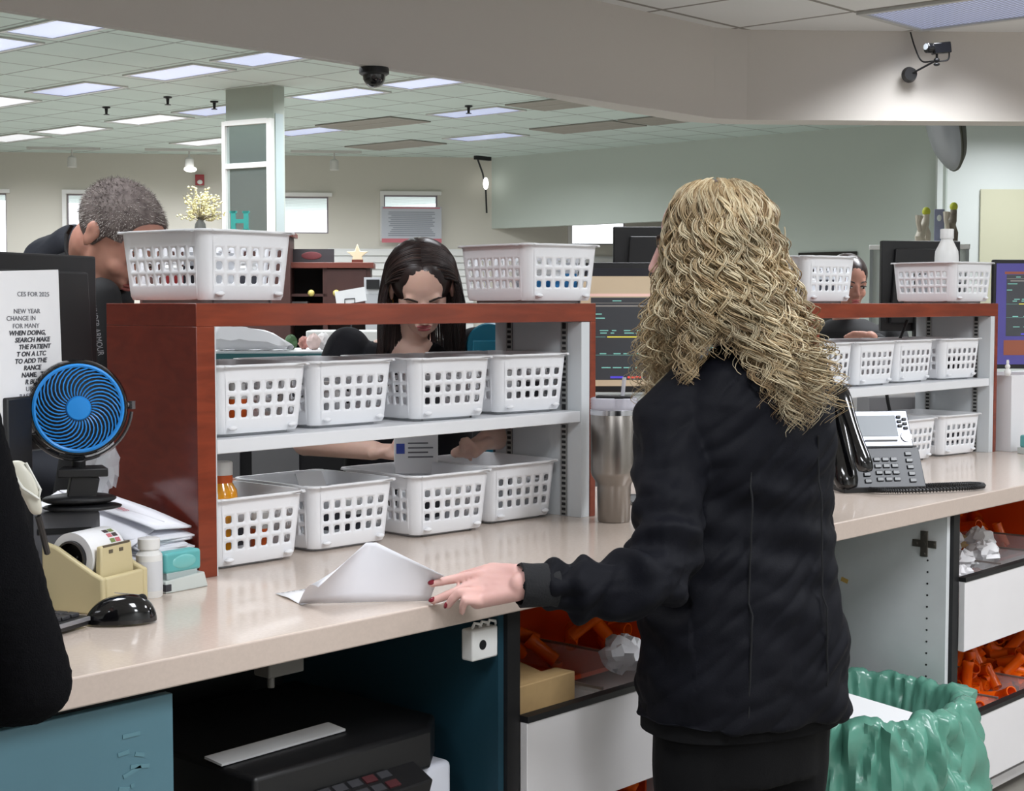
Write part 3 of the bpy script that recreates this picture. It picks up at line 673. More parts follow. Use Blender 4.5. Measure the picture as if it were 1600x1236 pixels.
# barcode scanner
t = thing('barcode_scanner', 'cream handheld barcode scanner resting beside the dark sleeve', 'scanner', (1.233, 2.076, 1.131), R(-28))
cream = mat('cream_plastic', (205, 202, 188), .4)
b = MB(); b.sheet([[(-.035, -.012, .078), (-.012, -.014, .082), (.0, -.012, .072)], [(-.02, -.02, .045), (-.002, -.022, .046), (.012, -.018, .040)], [(-.006, -.018, .018), (.008, -.02, .018), (.018, -.016, .014)], [(.002, -.014, -.004), (.012, -.014, -.004), (.018, -.012, -.004)]])
b.build('scanner_body', cream, t, solid=.014, sub=2)
MB().tube([(-.034, -.024, .082), (-.01, -.034, .040), (.013, -.028, .022), (.016, -.02, .034), (-.004, -.02, .075)], .0022, 6).build('bumper', mat('pale_rim', (222, 222, 214), .4), t)
MB().tube([(.012, -.012, -.004), (.016, .0, -.02), (.022, .02, -.045), (.028, .05, -.07)], .005, 8).build('cable', blk, t)

# label roll in a beige tape dispenser
beige = mat('beige_plastic', (206, 192, 150), .4)
t = thing('tape_dispenser', 'heavy beige tape dispenser holding a wide roll, behind the mouse', 'tape dispenser', (1.456, 2.228, .92), R(19))
def dprism(b, poly_yz, x0, x1): b.prism([(y, z) for y, z in poly_yz], x0, x1, M=Matrix(((0, 0, 1, 0), (1, 0, 0, 0), (0, 1, 0, 0), (0, 0, 0, 1))))
b = MB()
prof = [(0, 0), (.125, 0), (.125, .118), (.095, .110), (.02, .070), (.0, .062)]
dprism(b, prof, 0, .012); dprism(b, prof, .115, .127); b.box(.012, .115, 0, .012, 0, .062); b.box(.012, .115, 0.012, .125, 0, .015); b.box(.012, .115, .115, .125, .015, .1)
b.build('body', beige, t, bevel=.004, seg=3)
b = MB(); b.add([(.016, .014, .02), (.111, .014, .02), (.111, .030, .02), (.016, .030, .02), (.022, .018, .112), (.105, .018, .112), (.105, .028, .112), (.022, .028, .112)], [(0, 3, 2, 1), (4, 5, 6, 7), (0, 1, 5, 4), (1, 2, 6, 5), (2, 3, 7, 6), (3, 0, 4, 7)])
b.build('blade_block', beige, t, bevel=.003)
b = MB(); b.box(.028, .100, .018, .0195, .104, .113); b.box(.042, .052, .0165, .02, .098, .104); b.box(.07, .08, .0165, .02, .098, .104)
b.build('cutter', mat('worn_steel', (120, 112, 96), .4, .7), t, smooth=False)
t2 = thing('tape_roll', 'wide roll with white wrap and dark core in the beige dispenser', 'tape roll', (1.456, 2.228, .92), R(19))
MX = Matrix.Rotation(pi/2, 4, 'Y')
MB().lathe([(.030, .018), (.043, .018), (.043, .108), (.030, .108), (.030, .018)], 36, (0, .075, .090), M=MX, cap=False).build('wrap', paper_m, t2)
MB().lathe([(.0295, .012), (.0295, .112), (.026, .112), (.026, .012), (.0295, .012)], 36, (0, .075, .090), M=MX, cap=False).build('core', gloss_blk, t2)
MB().lathe([(.024, .03), (.002, .031)], 24, (0, .075, .090), M=MX, cap=False).build('hub_disc', blk, t2)
b = MB()
for k, (a, w) in enumerate(((2.5, .1), (2.75, .1), (3.0, .1))):
    for j in range(2): b.add([(.075+j*.014, .075-.0434*cos(q), .090+.0434*sin(q)) for q in (a-2.0, a-1.82)]+[(.087+j*.014, .075-.0434*cos(q), .090+.0434*sin(q)) for q in (a-1.82, a-2.0)], [(0, 1, 2, 3)], (k+j) % 3)
b.build('print_marks', [mat('olive_print', (120, 140, 80), .6), mat('rose_print', (200, 110, 120), .6), mat('dark_print', (70, 60, 60), .6)], t2, smooth=False, solid=.0004)

t = pill_bottle('white supplement bottle with printed side between the dispenser and the teal stamp', lab_m, h=.105, r=.0235); t.location = (1.612, 2.318, .92); t.rotation_euler.z = .4; t.name = 'supplement_bottle'
t = thing('rubber_stamp', 'teal self-inking stamp on its white ink pad at the foot of the wooden side', 'stamp', (1.645, 2.315, .92), R(5))
teal_p = mat('teal_plastic', (96, 176, 176), .35); pale_p = mat('pale_plastic', (206, 212, 208), .4)
b = MB(); b.add([(0, 0, 0), (.10, 0, 0), (.10, .04, 0), (0, .04, 0), (.003, .003, .022), (.094, .003, .028), (.094, .037, .028), (.003, .037, .022)], [(0, 3, 2, 1), (4, 5, 6, 7), (0, 1, 5, 4), (1, 2, 6, 5), (2, 3, 7, 6), (3, 0, 4, 7)])
b.build('pad_tray', pale_p, t, bevel=.002)
MB().box(.008, .08, .006, .034, .022, .036).build('stamp_foot', mat('smoke_clear', (190, 205, 205), .2, alpha=.8), t, bevel=.002)
MB().box(.003, .088, .004, .036, .034, .072).build('stamp_handle', teal_p, t, bevel=.006, seg=3)
MB().ell((.047, .0045, .053), (.028, .0035, .013)).build('thumb_plate', mat('teal_plastic_light', (120, 192, 190), .25), t)
MB().box(-.0008, .012, -.0008, .01, .004, .016).build('pad_end', dk_l, t, smooth=False)
# mouse
t = thing('computer_mouse', 'glossy black computer mouse in front of the beige tape dispenser', 'mouse', (1.443, 2.154, 0.933)[:2]+(.9202,), R(-30)); t.scale = (1, 1, 1.15)
b = MB(); nu, nv = 32, 12; vs = []
for j in range(nv+1):
    ph = pi*.5*j/nv
    for i in range(nu):
        a = 2*pi*i/nu; k = cos(ph)**.7 if j < nv else 0
        x = .057*cos(a)*k; y = .032*sin(a)*k*(1+.10*cos(a)); vs.append((x, y, .003+.038*sin(ph)*(1+.10*x/.057-.12*(x/.057)**2)))
b.add(vs, [(j*nu+i, j*nu+(i+1) % nu, (j+1)*nu+(i+1) % nu, (j+1)*nu+i) for j in range(nv) for i in range(nu)]+[tuple(range(nu-1, -1, -1))])
b.build('shell', gloss_blk, t)
MB().lathe([(.001, -.003), (.008, -.003), (.009, 0), (.008, .003), (.001, .003)], 16, (.033, 0, .032), M=Matrix.Rotation(pi/2, 4, 'X')).build('scroll_wheel', blk, t)
MB().cbox((.012, .0, .0415), (.045, .0012, .0012), ry=.12).build('silver_line', chrome, t, smooth=False)
# keyboard
t = thing('keyboard', 'black keyboard with a silver edge, its end showing beside the mouse', 'keyboard', (1.39, 2.165, 0.925)[:2]+(.92,), R(19))
b = MB(); b.prism([(0, 0), (0, .15), (-.44, .15), (-.44, 0)], .004, .02); b.build('keyboard_body', blk, t, bevel=.003)
MB().box(-.44, 0, -.003, .001, .012, .019).build('edge_strip', mat('silver_plastic', (150, 150, 155), .35, .5), t, bevel=.001)
b = MB()
for i in range(6):
    for j in range(18): b.box(-.030-.0225*j, -.011-.0225*j, .010+.0225*i, .029+.0225*i, .02, .026)
b.build('keys', mat('key_plastic', (48, 48, 52), .5), t, bevel=.001, seg=1)
# envelopes
env_m = mat('envelope_paper', (232, 233, 240), .65, noise=.03, nscale=8)
z = .9215; rr2 = random.Random(5)
env0 = None
for k in range(22):
    a = R(98 + rr2.uniform(-12, 12)); px = 1.688+rr2.uniform(-.022, .008); py = 2.515+rr2.uniform(-.015, .02); th = .0043
    if env0 is None:
        env0 = o = thing('envelope', '', 'envelope')
        b = MB(); rows = []
        for i in range(9):
            x = -.12+.03*i; rows.append([(x, y, .002+.0016*sin(i*.8+y*20)) for y in (-.052, -.026, 0, .026, .052)])
        b.sheet(rows); b.build('envelope_paper', env_m, o, solid=.0034)
    else: o = copy_thing(env0, (0, 0, 0))
    tl = .010*k; o.location = (px, py, z+.10*math.sin(tl)); o.rotation_euler = (rr2.uniform(-.02, .02), -tl, a); z += th
    o['label'] = 'white envelope in the loose stack beside the wooden side panel'; o['group'] = 'envelopes stacked beside the wooden side panel'
env0['label'] = 'white envelope in the loose stack beside the wooden side panel'
o = copy_thing(env0, (1.692, 2.508, z+.034), R(104), 'topmost white envelope with pink printing, bent over the stack'); o.rotation_euler.y = -.24; o.rotation_euler.x = .06; del o['group']
b = MB()
for i in range(3): b.box(-.02, .055, .012+.006*i, .0145+.006*i, .0056, .006)
b.build('pink_print', mat('pink_print', (214, 140, 150), .7), o, smooth=False)
o = copy_thing(env0, (1.628, 2.515, z+.022), R(112), 'white envelope sliding off the stack towards the tape roll'); o.rotation_euler.y = -.20; o.rotation_euler.x = -.35; del o['group']
clear_bag = mat('clear_bag', (214, 216, 220), .25, alpha=.55)
crumple('clear_plastic_bag', (1.664, 2.542, 1.141), (.035, .03, .07), clear_bag, 9, 'crumpled clear plastic bag behind the fan clamp')
t = thing('receipt_printer', 'grey box-shaped receipt printer carrying the clip-on fan', 'printer', (1.52, 2.416, 1.117)[:2]+(.92,), R(-30))
MB().box(-.075, .045, -.045, .045, 0, .158).build('printer_body', mat('mid_grey_plastic', (98, 98, 102), .5), t, bevel=.006)
MB().box(-.06, .03, -.047, -.03, .12, .13).build('paper_slot', blk, t, smooth=False)

# ------------------------------------------------------------------ middle of the counter
t = thing('steel_tumbler', 'large brushed steel tumbler with a clear lid and straw beside the near shelf unit', 'tumbler', (2.918, 2.300, .9202), R(-60))
steel = mat('brushed_steel', (150, 145, 140), .30, 1.0, noise=.06, nscale=6, stretch=(1, 1, .05))
MB().lathe([(.036, 0), (.039, .004), (.0405, .085), (.042, .092), (.054, .112), (.0555, .12), (.0565, .262), (.0555, .264), (.0535, .262), (.0525, .12), (.038, .09), (.036, .01), (.002, .01)], 48, cap=False).build('cup', steel, t)
MB().lathe([(.0570, .256), (.0570, .268), (.0555, .269), (.0555, .256)], 48, cap=False).build('band', chrome, t)
lidm = mat('clear_lid', (215, 214, 225), .08, alpha=.45)
b = MB(); b.lathe([(.056, .268), (.0565, .294), (.054, .296), (.052, .272), (.002, .272)], 48, cap=False); b.build('lid', lidm, t)
b = MB(); b.cbox((0, 0, .298), (.085, .032, .006)); b.cbox((.012, .0, .284), (.02, .03, .024)); b.build('lid_slider', blk, t, bevel=.002)
MB().tube([(.014, .0, .02), (.020, .0, .30), (.024, 0, .345)], .005, 10).build('straw', mat('clear_straw', (205, 205, 212), .1, alpha=.6), t)
hb = MB(); hb.tube([(.052, 0, .25), (.078, 0, .245), (.088, 0, .22), (.090, 0, .15), (.082, 0, .125), (.052, 0, .12)], .009, 8, flat=1.5); hb.build('handle', blk, t)
# the sheet under her fingers
g = []
A = Vector((1.738, 2.061, 0.922)); B = Vector((1.911, 1.913, 0.922)); Cc = Vector((1.841, 1.991, 1.03)); D_ = Vector((1.897, 1.864, 0.973)); E_ = Vector((1.699, 1.964, 0.968))
N = 12
def bil(u, v):
    # u along the front edge (A->B), v from the front edge towards the lifted back edge (E/C -> D)
    top = E_.lerp(Cc, min(1, u/.45)) if u < .45 else Cc.lerp(D_, (u-.45)/.55)
    p = A.lerp(B, u).lerp(top, v)
    p.z += .016*sin(pi*v)*(1-.3*u)
    return tuple(p)
s = MB(); s.sheet([[bil(i/N, j/8) for i in range(N+1)] for j in range(9)])
p = s.build('loose_page', mat('lifted_paper', (222, 222, 228), .6), solid=.0004, angle=80)
tag(p, 'thin white page lifting off the counter under the blonde woman\'s fingers', 'paper')
s = MB(); a1, a2, a3, a4 = (1.772, 2.165, 0.922), (1.739, 2.056, 0.921), (1.803, 2.046, 0.921), (1.87, 2.162, 0.921)
s.sheet([[a1, tuple((Vector(a1)+Vector(a4))/2), a4], [tuple((Vector(a1)+Vector(a2))/2+Vector((0, 0, .003))), tuple((Vector(a2)+Vector(a4))/2+Vector((0, 0, .005))), tuple((Vector(a3)+Vector(a4))/2+Vector((0, 0, .003)))], [a2, tuple((Vector(a2)+Vector(a3))/2), a3]])
o = s.build('receipt_slip', paper_m, solid=.0005, angle=80); tag(o, 'white slip with a printed border peeking out left of the lifted page', 'paper')
b = MB(); pa, pb = Vector(a1), Vector(a4); dd = pb-pa; nn = Vector((-dd.y, dd.x, 0)).normalized()*-.006
for q in (.08, .2, .33, .5, .62, .8): b.add([tuple(pa+dd*q+nn+Vector((0, 0, .0012))), tuple(pa+dd*(q+.07)+nn+Vector((0, 0, .0012))), tuple(pa+dd*(q+.07)+nn*1.35+Vector((0, 0, .0012))), tuple(pa+dd*q+nn*1.35+Vector((0, 0, .0012)))], [(0, 1, 2, 3)])
b.build('printed_line', ink, o, smooth=False)

# monitors between and beyond the units
def emis(name, c, s=.55): return mat(name, c, .3, emit=(c, s))
scr_tan = emis('screen_tan', (190, 172, 146), .34); scr_dark = emis('screen_dark', (62, 64, 68), .35); scr_txt = emis('screen_text_teal', (120, 180, 170), .6); scr_yel = emis('screen_text_yellow', (206, 196, 80), .6)
scr_grn = emis('screen_green_bar', (150, 190, 60), .6); scr_blu = emis('screen_blue_button', (80, 70, 190), .6); scr_red = emis('screen_red_button', (215, 80, 70), .6); scr_pur = emis('screen_purple', (78, 72, 140), .3); scr_gry = emis('screen_grey_bar', (140, 135, 130), .5); scr_org = emis('screen_orange', (140, 80, 60), .3)
def ui(parent, x0, x1, z0, z1, y, mats, seed, top='tan'):
    r = random.Random(seed); w, h = x1-x0, z1-z0
    g = MB(); g.box(x0, x1, y-.0006, y, z0, z1)
    g.build('app_window', scr_dark, parent, smooth=False)
    def quad(name, items):
        b = MB()
        for u0, u1, v0, v1, k in items: b.box(x0+w*u0, x0+w*u1, y-.0012, y-.0007, z0+h*v0, z0+h*v1, k)
        b.build(name, mats, parent, smooth=False)
    it = [(.0, 1, .93, .935, 5), (.42, .6, .955, .975, 2), (.03, .33, .89, .905, 5), (.55, .95, .70, .72, 3), (.1, .34, .515, .53, 4), (0, .09, .52, .523, 2), (.36, .5, .52, .523, 2), (.0, .5, .30, .303, 2)]
    for k in range(4): it.append((.12+.105*k, .12+.105*k+.08, .02, .045, 6 if k % 2 == 0 else 7))
    for row, n in ((.96, 3), (.85, 5), (.80, 4), (.75, 4), (.60, 6), (.57, 7), (.32, 5), (.15, 4)):
        for k in range(n):
            u = r.uniform(.02, .85) if row > .65 else .05+.07*k+r.uniform(0, .02)
            if .7 < row < .9: u = r.choice([.0, .62, .75, .88])+r.uniform(0, .04)
            it.append((u, u+r.uniform(.02, .06), row-.006, row+.006, 2))
    for v in [.06+.03*k for k in range(16)]: it.append((.72, .72+r.uniform(.03, .1), v, v+.01, 2))
    quad('screen_text', it)
UM = [scr_dark, scr_tan, scr_txt, scr_grn, scr_yel, scr_gry, scr_blu, scr_red]
mc = (3.298, 2.393)
t = monitor('computer_monitor', 'monitor between the shelf units showing a dark program window on tan wallpaper', (mc[0], mc[1], .92), R(-48), w=.53, h=.335, z0=.29, screen=scr_tan)
ui(t, -.225, .20, .322, .535, -.0137, UM, 1)
MB().box(-.252, .252, -.0142, -.0137, .590, .611).build('title_bar', emis('screen_black', (34, 34, 40), .3), t, smooth=False)
MB().box(-.252, -.02, -.0142, -.0137, .538, .545).build('task_bar', emis('screen_rose', (214, 180, 170), .5), t, smooth=False)
mc = (3.955, 2.807)
monitor('computer_monitor', 'black monitor back rising behind the lit screen between the units', (mc[0], mc[1], 1.10), R(-48)+pi, w=.50, h=.33, z0=.245, stand=True)
tag(MB().box(-.3, .3, -.25, .25, 0, 1.10).build('workstation_pedestal', mat('grey_laminate', (150, 150, 152), .5), loc=(mc[0], mc[1], 0), rot=(0, 0, R(-48)), smooth=False), 'grey pedestal under the back monitor between the units', 'pedestal')
mc = (5.427, 2.814)
monitor('computer_monitor', 'black monitor back behind the far unit\'s top baskets', (mc[0], mc[1], 1.10), R(-38)+pi, w=.315, h=.34, z0=.235)
tag(MB().box(-.3, .3, -.25, .25, 0, 1.10).build('workstation_pedestal', mat('grey_laminate', (150, 150, 152), .5), loc=(mc[0], mc[1], 0), rot=(0, 0, R(-38)), smooth=False), 'grey pedestal behind the far shelf unit', 'pedestal')
b = MB(); mq = (5.634, 2.346)
t = monitor('computer_monitor', 'monitor past the far unit showing a dark program on purple wallpaper', (mq[0], mq[1], .92), R(-46), w=.53, h=.40, z0=.28, screen=scr_pur)
ui(t, -.215, .25, .40, .625, -.0137, UM, 4)
for za, zb in ((.627, .636), (.33, .385)): MB().box(-.222, .25, -.0142, -.0137, za, zb).build('wallpaper_streak', scr_org, t, smooth=False)
t = thing('rabbit_figurine', 'tiny white rabbit figurine at the foot of the purple-screened monitor', 'figurine', (5.203, 2.358, 1.188))
b = MB(); b.ell((0, 0, .012), (.012, .012, .014)); b.ell((0, 0, .032), (.009, .009, .009)); b.ell((-.005, 0, .046), (.003, .003, .010)); b.ell((.005, 0, .046), (.003, .003, .010)); b.build('rabbit_body', wbot, t)
z_r = (5.203, 2.358, 1.188)[2]
r_ = (5.124, 2.258, 0.92)
tag(MB().box(-.05, .40, -.1, .12, 0, z_r-.92).build('white_box', mat('white_carton', (222, 221, 224), .6), loc=(r_[0]+.16, r_[1]+.18, .92), rot=(0, 0, R(-10)), bevel=.002), 'white carton under the purple-screened monitor, right against the far unit', 'box')
tag(MB().box(0, .13, 0, .09, 0, .16).build('white_box', mat('white_carton2', (234, 233, 238), .6), loc=(5.235, 2.36, .92), rot=(0, 0, R(-6)), bevel=.002), 'smaller white carton standing against the end of the far unit', 'box')
t = thing('rubber_stamp', 'teal stamp on a pale pad at the far end of the counter', 'stamp', (5.165, 2.265, .92), R(-25))
MB().box(0, .10, 0, .05, 0, .022).build('pad_tray', pale_p, t, bevel=.002); MB().box(.005, .085, .005, .045, .022, .065).build('stamp_handle', teal_p, t, bevel=.006, seg=3); MB().box(-.0006, .02, -.0006, .01, .003, .018).build('pad_end', dk_l, t, smooth=False)

# desk phone
t = thing('desk_phone', 'black office desk phone with silver display, curly cord to one side', 'phone', (3.828, 2.131, 0.92), R(-38)); t.scale = (1.13,)*3
dgrey = mat('phone_grey', (60, 62, 68), .4); silver = mat('phone_silver_face', (112, 116, 126), .3, .8); lcd = mat('phone_lcd', (132, 138, 144), .4)
W_, Hh = .152, .185
def fp(u, v, d=0):   # point on the sloping face: u across, v up the slope, d outwards
    n_ = Vector((0, -cos(R(28)), sin(R(28))))
    return tuple(Vector((u, .0+v*sin(R(28))*1.0, .012+v*cos(R(28)))) + n_*d)
def fbox(b, u0, u1, v0, v1, d0, d1, mi=0):
    q = [fp(u, v, d) for d in (d0, d1) for v in (v0, v1) for u in (u0, u1)]
    b.add(q, [(0,2,3,1),(4,5,7,6),(0,1,5,4),(2,6,7,3),(0,4,6,2),(1,3,7,5)], mi)
L_ = .205
b = MB(); fbox(b, -.05, W_, 0, .105, -.025, 0); b.build('keypad_panel', dgrey, t, bevel=.002)
b = MB(); fbox(b, -.03, W_-.012, .105, L_, -.03, .002); b.build('display_panel', silver, t, bevel=.003)
b = MB(); fbox(b, .0, .105, .135, .19, .002, .0035); b.build('lcd', lcd, t, smooth=False)
b = MB(); fbox(b, .015, .10, .121, .125, .002, .004); fbox(b, -.03, W_-.005, .1055, .1085, .001, .004); b.build('trim_line', blk, t, smooth=False)
b = MB(); b.lathe([(.014, 0), (.013, .004), (.004, .004)], 24, fp(.124, .132, .002), M=Vector((0, -cos(R(28)), sin(R(28)))).to_track_quat('Z', 'Y').to_matrix().to_4x4()); b.build('navigation_dial', mat('silver_dial', (200, 202, 208), .25, .6), t)
for i in range(3):
    for j in range(2): k = MB(); fbox(k, .108+.014*j, .119+.014*j, .158+.012*i-.006*j, .165+.012*i-.006*j, .002, .006); k.build('side_key', blk, t, bevel=.001)
for i in range(5):
    for j in range(5):
        if j in (1, 2, 3) and i == 4: continue
        u = (-.004, .028, .050, .072, .112)[j]; vv = .012+.0175*i + (.004 if j in (1, 2, 3) else 0)
        k = MB(); fbox(k, u, u+.017, vv, vv+.010, 0, .004, 0); k.build('key', mat('phone_key', (38, 40, 44), .3), t, bevel=.0012, label='small dark dial key' if i == 0 and j == 0 else None)
b = MB(); b.prism([(-.06, .0), (W_, .0), (W_, .16), (-.06, .16)], 0, .014); b.add([fp(-.03, .01, -.025), fp(W_-.02, .01, -.025), fp(W_-.02, .19, -.03), fp(-.03, .19, -.03), (-.03, .15, .01), (W_-.02, .15, .01), (W_-.03, .13, .16), (-.02, .13, .16)], [(0, 1, 2, 3), (4, 7, 6, 5), (0, 4, 5, 1), (1, 5, 6, 2), (2, 6, 7, 3), (3, 7, 4, 0)])
b.build('stand', blk, t, bevel=.002)
def section_tube(b, pts, ws, ds, n=14):     # ellipse sections with separate width and depth, path in the local yz plane
    rows = []
    for i, p in enumerate(pts):
        a, c = Vector(pts[max(i-1, 0)]), Vector(pts[min(i+1, len(pts)-1)]); tt = (c-a).normalized(); nx = Vector((1, 0, 0)); ny = tt.cross(nx).normalized()
        rows.append([tuple(Vector(p)+nx*ws[i]*cos(2*pi*k/n)+ny*ds[i]*sin(2*pi*k/n)) for k in range(n)])
    vs = [q for r0 in rows for q in r0]; m = len(rows)
    b.add(vs, [(i*n+k, i*n+(k+1) % n, (i+1)*n+(k+1) % n, (i+1)*n+k) for i in range(m-1) for k in range(n)]+[tuple(range(n-1, -1, -1)), tuple((m-1)*n+k for k in range(n))])
b = MB(); section_tube(b, [(-.05, .0, .005), (-.052, .02, .05), (-.055, .07, .15), (-.056, .10, .215)], [.034, .032, .03, .028], [.02, .025, .02, .012]); b.build('cradle', gloss_blk, t, sub=1)
b = MB(); section_tube(b, [(-.02, -.035, .052), (-.022, -.03, .075), (-.028, -.012, .11), (-.034, .01, .15), (-.04, .035, .195), (-.046, .055, .232), (-.05, .075, .252), (-.052, .085, .246)], [.020, .024, .020, .0165, .019, .025, .026, .016], [.012, .018, .014, .012, .012, .016, .02, .012]); b.build('handset', gloss_blk, t, sub=1)
# coiled cord
path = [Vector(v) for v in ((.0, -.012, .01), (.02, -.035, .01), (.07, -.045, .009), (.16, -.038, .009), (.25, -.018, .009), (.30, .005, .009), (.312, .028, .010), (.295, .048, .010), (.25, .052, .009), (.20, .045, .009), (.155, .035, .009))]
def catmull(P, n):
    out = []
    for i in range(len(P)-1):
        a, b_, c, d = P[max(i-1, 0)], P[i], P[i+1], P[min(i+2, len(P)-1)]
        for k in range(n):
            s_ = k/n; out.append(.5*((2*b_)+(c-a)*s_+(2*a-5*b_+4*c-d)*s_*s_+(3*b_-a-3*c+d)*s_**3))
    out.append(P[-1]); return out
cp_ = catmull(path, 60); hp = []
for i, q in enumerate(cp_):
    tt = (cp_[min(i+1, len(cp_)-1)]-cp_[max(i-1, 0)]).normalized(); n1 = tt.cross(Vector((0, 0, 1))).normalized(); n2 = tt.cross(n1)
    hp.append(q+n1*.0055*cos(i*1.05)+n2*.0055*sin(i*1.05))
b = MB(); b.tube(hp, .0016, 5); b.tube(cp_[::10], .0046, 6); b.build('coiled_cord', blk, t)

# ------------------------------------------------------------------ under the counter
t = thing('wall_adapter', 'off-white plug adapter with a round socket fixed under the counter on the bay side', 'adapter', (2.032, 1.925, .79))
b = MB(); b.box(0, .068, 0, .03, 0, .058); b.box(.06, .072, .005, .025, .018, .026); b.box(.06, .072, .005, .025, .034, .042); b.build('adapter_body', wbot, t, bevel=.004)
b = MB(); b.cyl((.026, -.001, .028), (.026, .002, .028), .009, 20); b.build('socket', blk, t)
b = MB()
for k in range(3): b.tube([(.01+.02*k, .012, .057), (.015+.02*k, .01, .068), (.03+.02*k, .01, .064), (.035+.02*k, .012, .056)], .003, 6)
b.build('cable_loop', wbot, t)
t = thing('power_brick', 'dim grey power supply hanging under the counter above the printer', 'power supply', (1.598, 1.97, 0.853)[:2]+(.83,))
MB().box(0, .075, 0, .04, 0, .044).build('brick_body', mat('grey_plastic', (86, 84, 80), .5), t, bevel=.003); MB().cyl((.02, .02, 0), (.02, .02, -.02), .006).build('plug', mat('grey_plastic', (86, 84, 80), .5), t)
t = thing('office_printer', 'black and white multifunction printer in the bay under the counter', 'printer', (1.56, 1.975, .302))
MB().box(0, .47, 0, .44, .0, .30).build('printer_body', mat('printer_white', (214, 216, 226), .4), t, bevel=.012, seg=3)
b = MB(); b.prism([(0.0, -.012), (.0, .45), (.475, .45), (.475, .05), (.40, -.012)], .30, .375); b.build('scanner_lid', mat('printer_black', (16, 16, 18), .45), t, bevel=.008, seg=3)
b = MB(); b.add([(.02, -.06, .30), (.36, -.06, .30), (.36, .02, .34), (.02, .02, .34), (.02, -.05, .27), (.36, -.05, .27), (.36, .02, .27), (.02, .02, .27)], [(0, 1, 2, 3), (4, 7, 6, 5), (0, 4, 5, 1), (1, 5, 6, 2), (2, 6, 7, 3), (3, 7, 4, 0)]); b.build('control_panel', mat('printer_black', (16, 16, 18), .45), t, bevel=.003)
kp = mat('key_outline', (52, 52, 56), .5)
for i in range(3):
    for j in range(5): MB().cbox((.14+.034*j, -.045+.022*i, .309+.011*i), (.026, .016, .003), rx=.46).build('printer_key', kp if (i+j) % 4 else mat('key_dim_red', (70, 30, 34), .5), t, smooth=False)
MB().cbox((.14, .10, .381), (.28, .045, .004), rx=.10, rz=.03).build('paper_tray_sheet', mat('dim_paper', (206, 206, 206), .6), t, smooth=False, label='white sheet lying on the lid')
MB().box(1.40, 2.10, 1.95, 2.5, .282, .301).build('printer_shelf', shade_dark, smooth=False); tag(bpy.data.objects['printer_shelf'], 'shade-darkened shelf board carrying the printer', 'shelf')
# waste bin with green liner
t = thing('waste_bin', 'waste bin with a crumpled green plastic liner under the counter', 'bin', (3.575, 1.985, 0))
def sq(a, r, k=3.2): return (abs(cos(a))**k+abs(sin(a))**k)**(-1/k)*r
b = MB(); n = 48
vs = []; prof = [(.20, 0), (.250, .395), (.252, .40), (.248, .402), (.243, .395), (.19, .01)]
for r_p, zz in prof: vs += [(sq(2*pi*i/n, r_p)*cos(2*pi*i/n), .82*sq(2*pi*i/n, r_p)*sin(2*pi*i/n), zz) for i in range(n)]
b.add(vs, [(j*n+i, j*n+(i+1) % n, (j+1)*n+(i+1) % n, (j+1)*n+i) for j in range(len(prof)-1) for i in range(n)]+[tuple(5*n+i for i in range(n))]); b.build('bin_body', mat('grey_bin', (120, 122, 124), .5), t)
import mathutils.noise as mn
b = MB(); n = 200; vs = []; rows = 60
for j in range(rows):
    u = j/(rows-1)
    for i in range(n):
        a = 2*pi*i/n
        if u < .45: s_ = u/.45; r_b = .17+.060*s_; zz = .12+.30*s_; r_b += .010*mn.noise(Vector((cos(a)*3, sin(a)*3, zz*6)))
        elif u < .5: s_ = (u-.45)/.05; r_b = .230+.046*s_; zz = .42+.012*sin(pi*s_)
        else: s_ = (u-.5)/.5; r_b = .276+.040*s_+.012*sin(s_*3); zz = .425-.36*s_
        fold = mn.noise(Vector((cos(a)*7, sin(a)*7, zz*2.2+3)))*.020+mn.noise(Vector((cos(a)*16, sin(a)*16, zz*5)))*.010
        cr = abs(mn.noise(Vector((cos(a)*6+zz*5, sin(a)*6, zz*7-a*1.3))))*.050-abs(mn.noise(Vector((cos(a)*8-zz*7, 3+sin(a)*8, zz*5))))*.036+abs(mn.noise(Vector((cos(a)*15-zz*9, sin(a)*15, zz*9))))*.008
        k_ = (.35 if u < .5 else 1.0)
        r_b += (fold+cr)*k_*(1.1 if u > .5 else 1); zz += mn.noise(Vector((cos(a)*4, sin(a)*4, 9)))*(.022 if .3 < u < .75 else .005)+mn.noise(Vector((cos(a)*15, sin(a)*15, 2)))*(.008 if .3 < u < .7 else 0)
        R_ = sq(a, r_b, 2.6); vs.append((R_*cos(a), .84*R_*sin(a), max(.004, zz)))
b.add(vs, [(j*n+i, j*n+(i+1) % n, (j+1)*n+(i+1) % n, (j+1)*n+i) for j in range(rows-1) for i in range(n)])
b.build('liner', mat('green_liner', (90, 146, 128), .24, noise=.10, nscale=5, bump=.35, bscale=16, bdist=.006, spec=.6), t, angle=50)
for i, (x, y, z, rz_, rx_, ry_, w, h) in enumerate(((-.07, -.06, .375, .35, .22, -.16, .28, .21), (.03, .0, .365, -.5, .10, .22, .24, .2), (.04, .06, .33, .9, -.22, .1, .2, .2), (-.07, .08, .33, .1, .1, .1, .2, .2))):
    tag(MB().cbox((0, 0, 0), (w, h, .0008)).build('discarded_sheet', paper_m, loc=(3.575+x, 1.985+y, z), rot=(rx_, ry_, rz_), smooth=False), 'discarded white sheet lying in the green-lined waste bin', 'paper', 'discarded sheets in the waste bin')
tag(MB().box(0, .20, 0, .35, 0, .70).build('computer_tower', gloss_blk, loc=(3.06, 2.0, 0), bevel=.006), 'black computer tower in the open bay behind the blonde woman\'s hip', 'computer')
tag(MB().cyl((3.86, 2.30, .004), (3.89, 2.33, .60), .006, 8).build('metal_rod', mat('dull_metal', (120, 116, 110), .4, .8)), 'thin grey rod leaning in the corner behind the waste bin', 'rod')
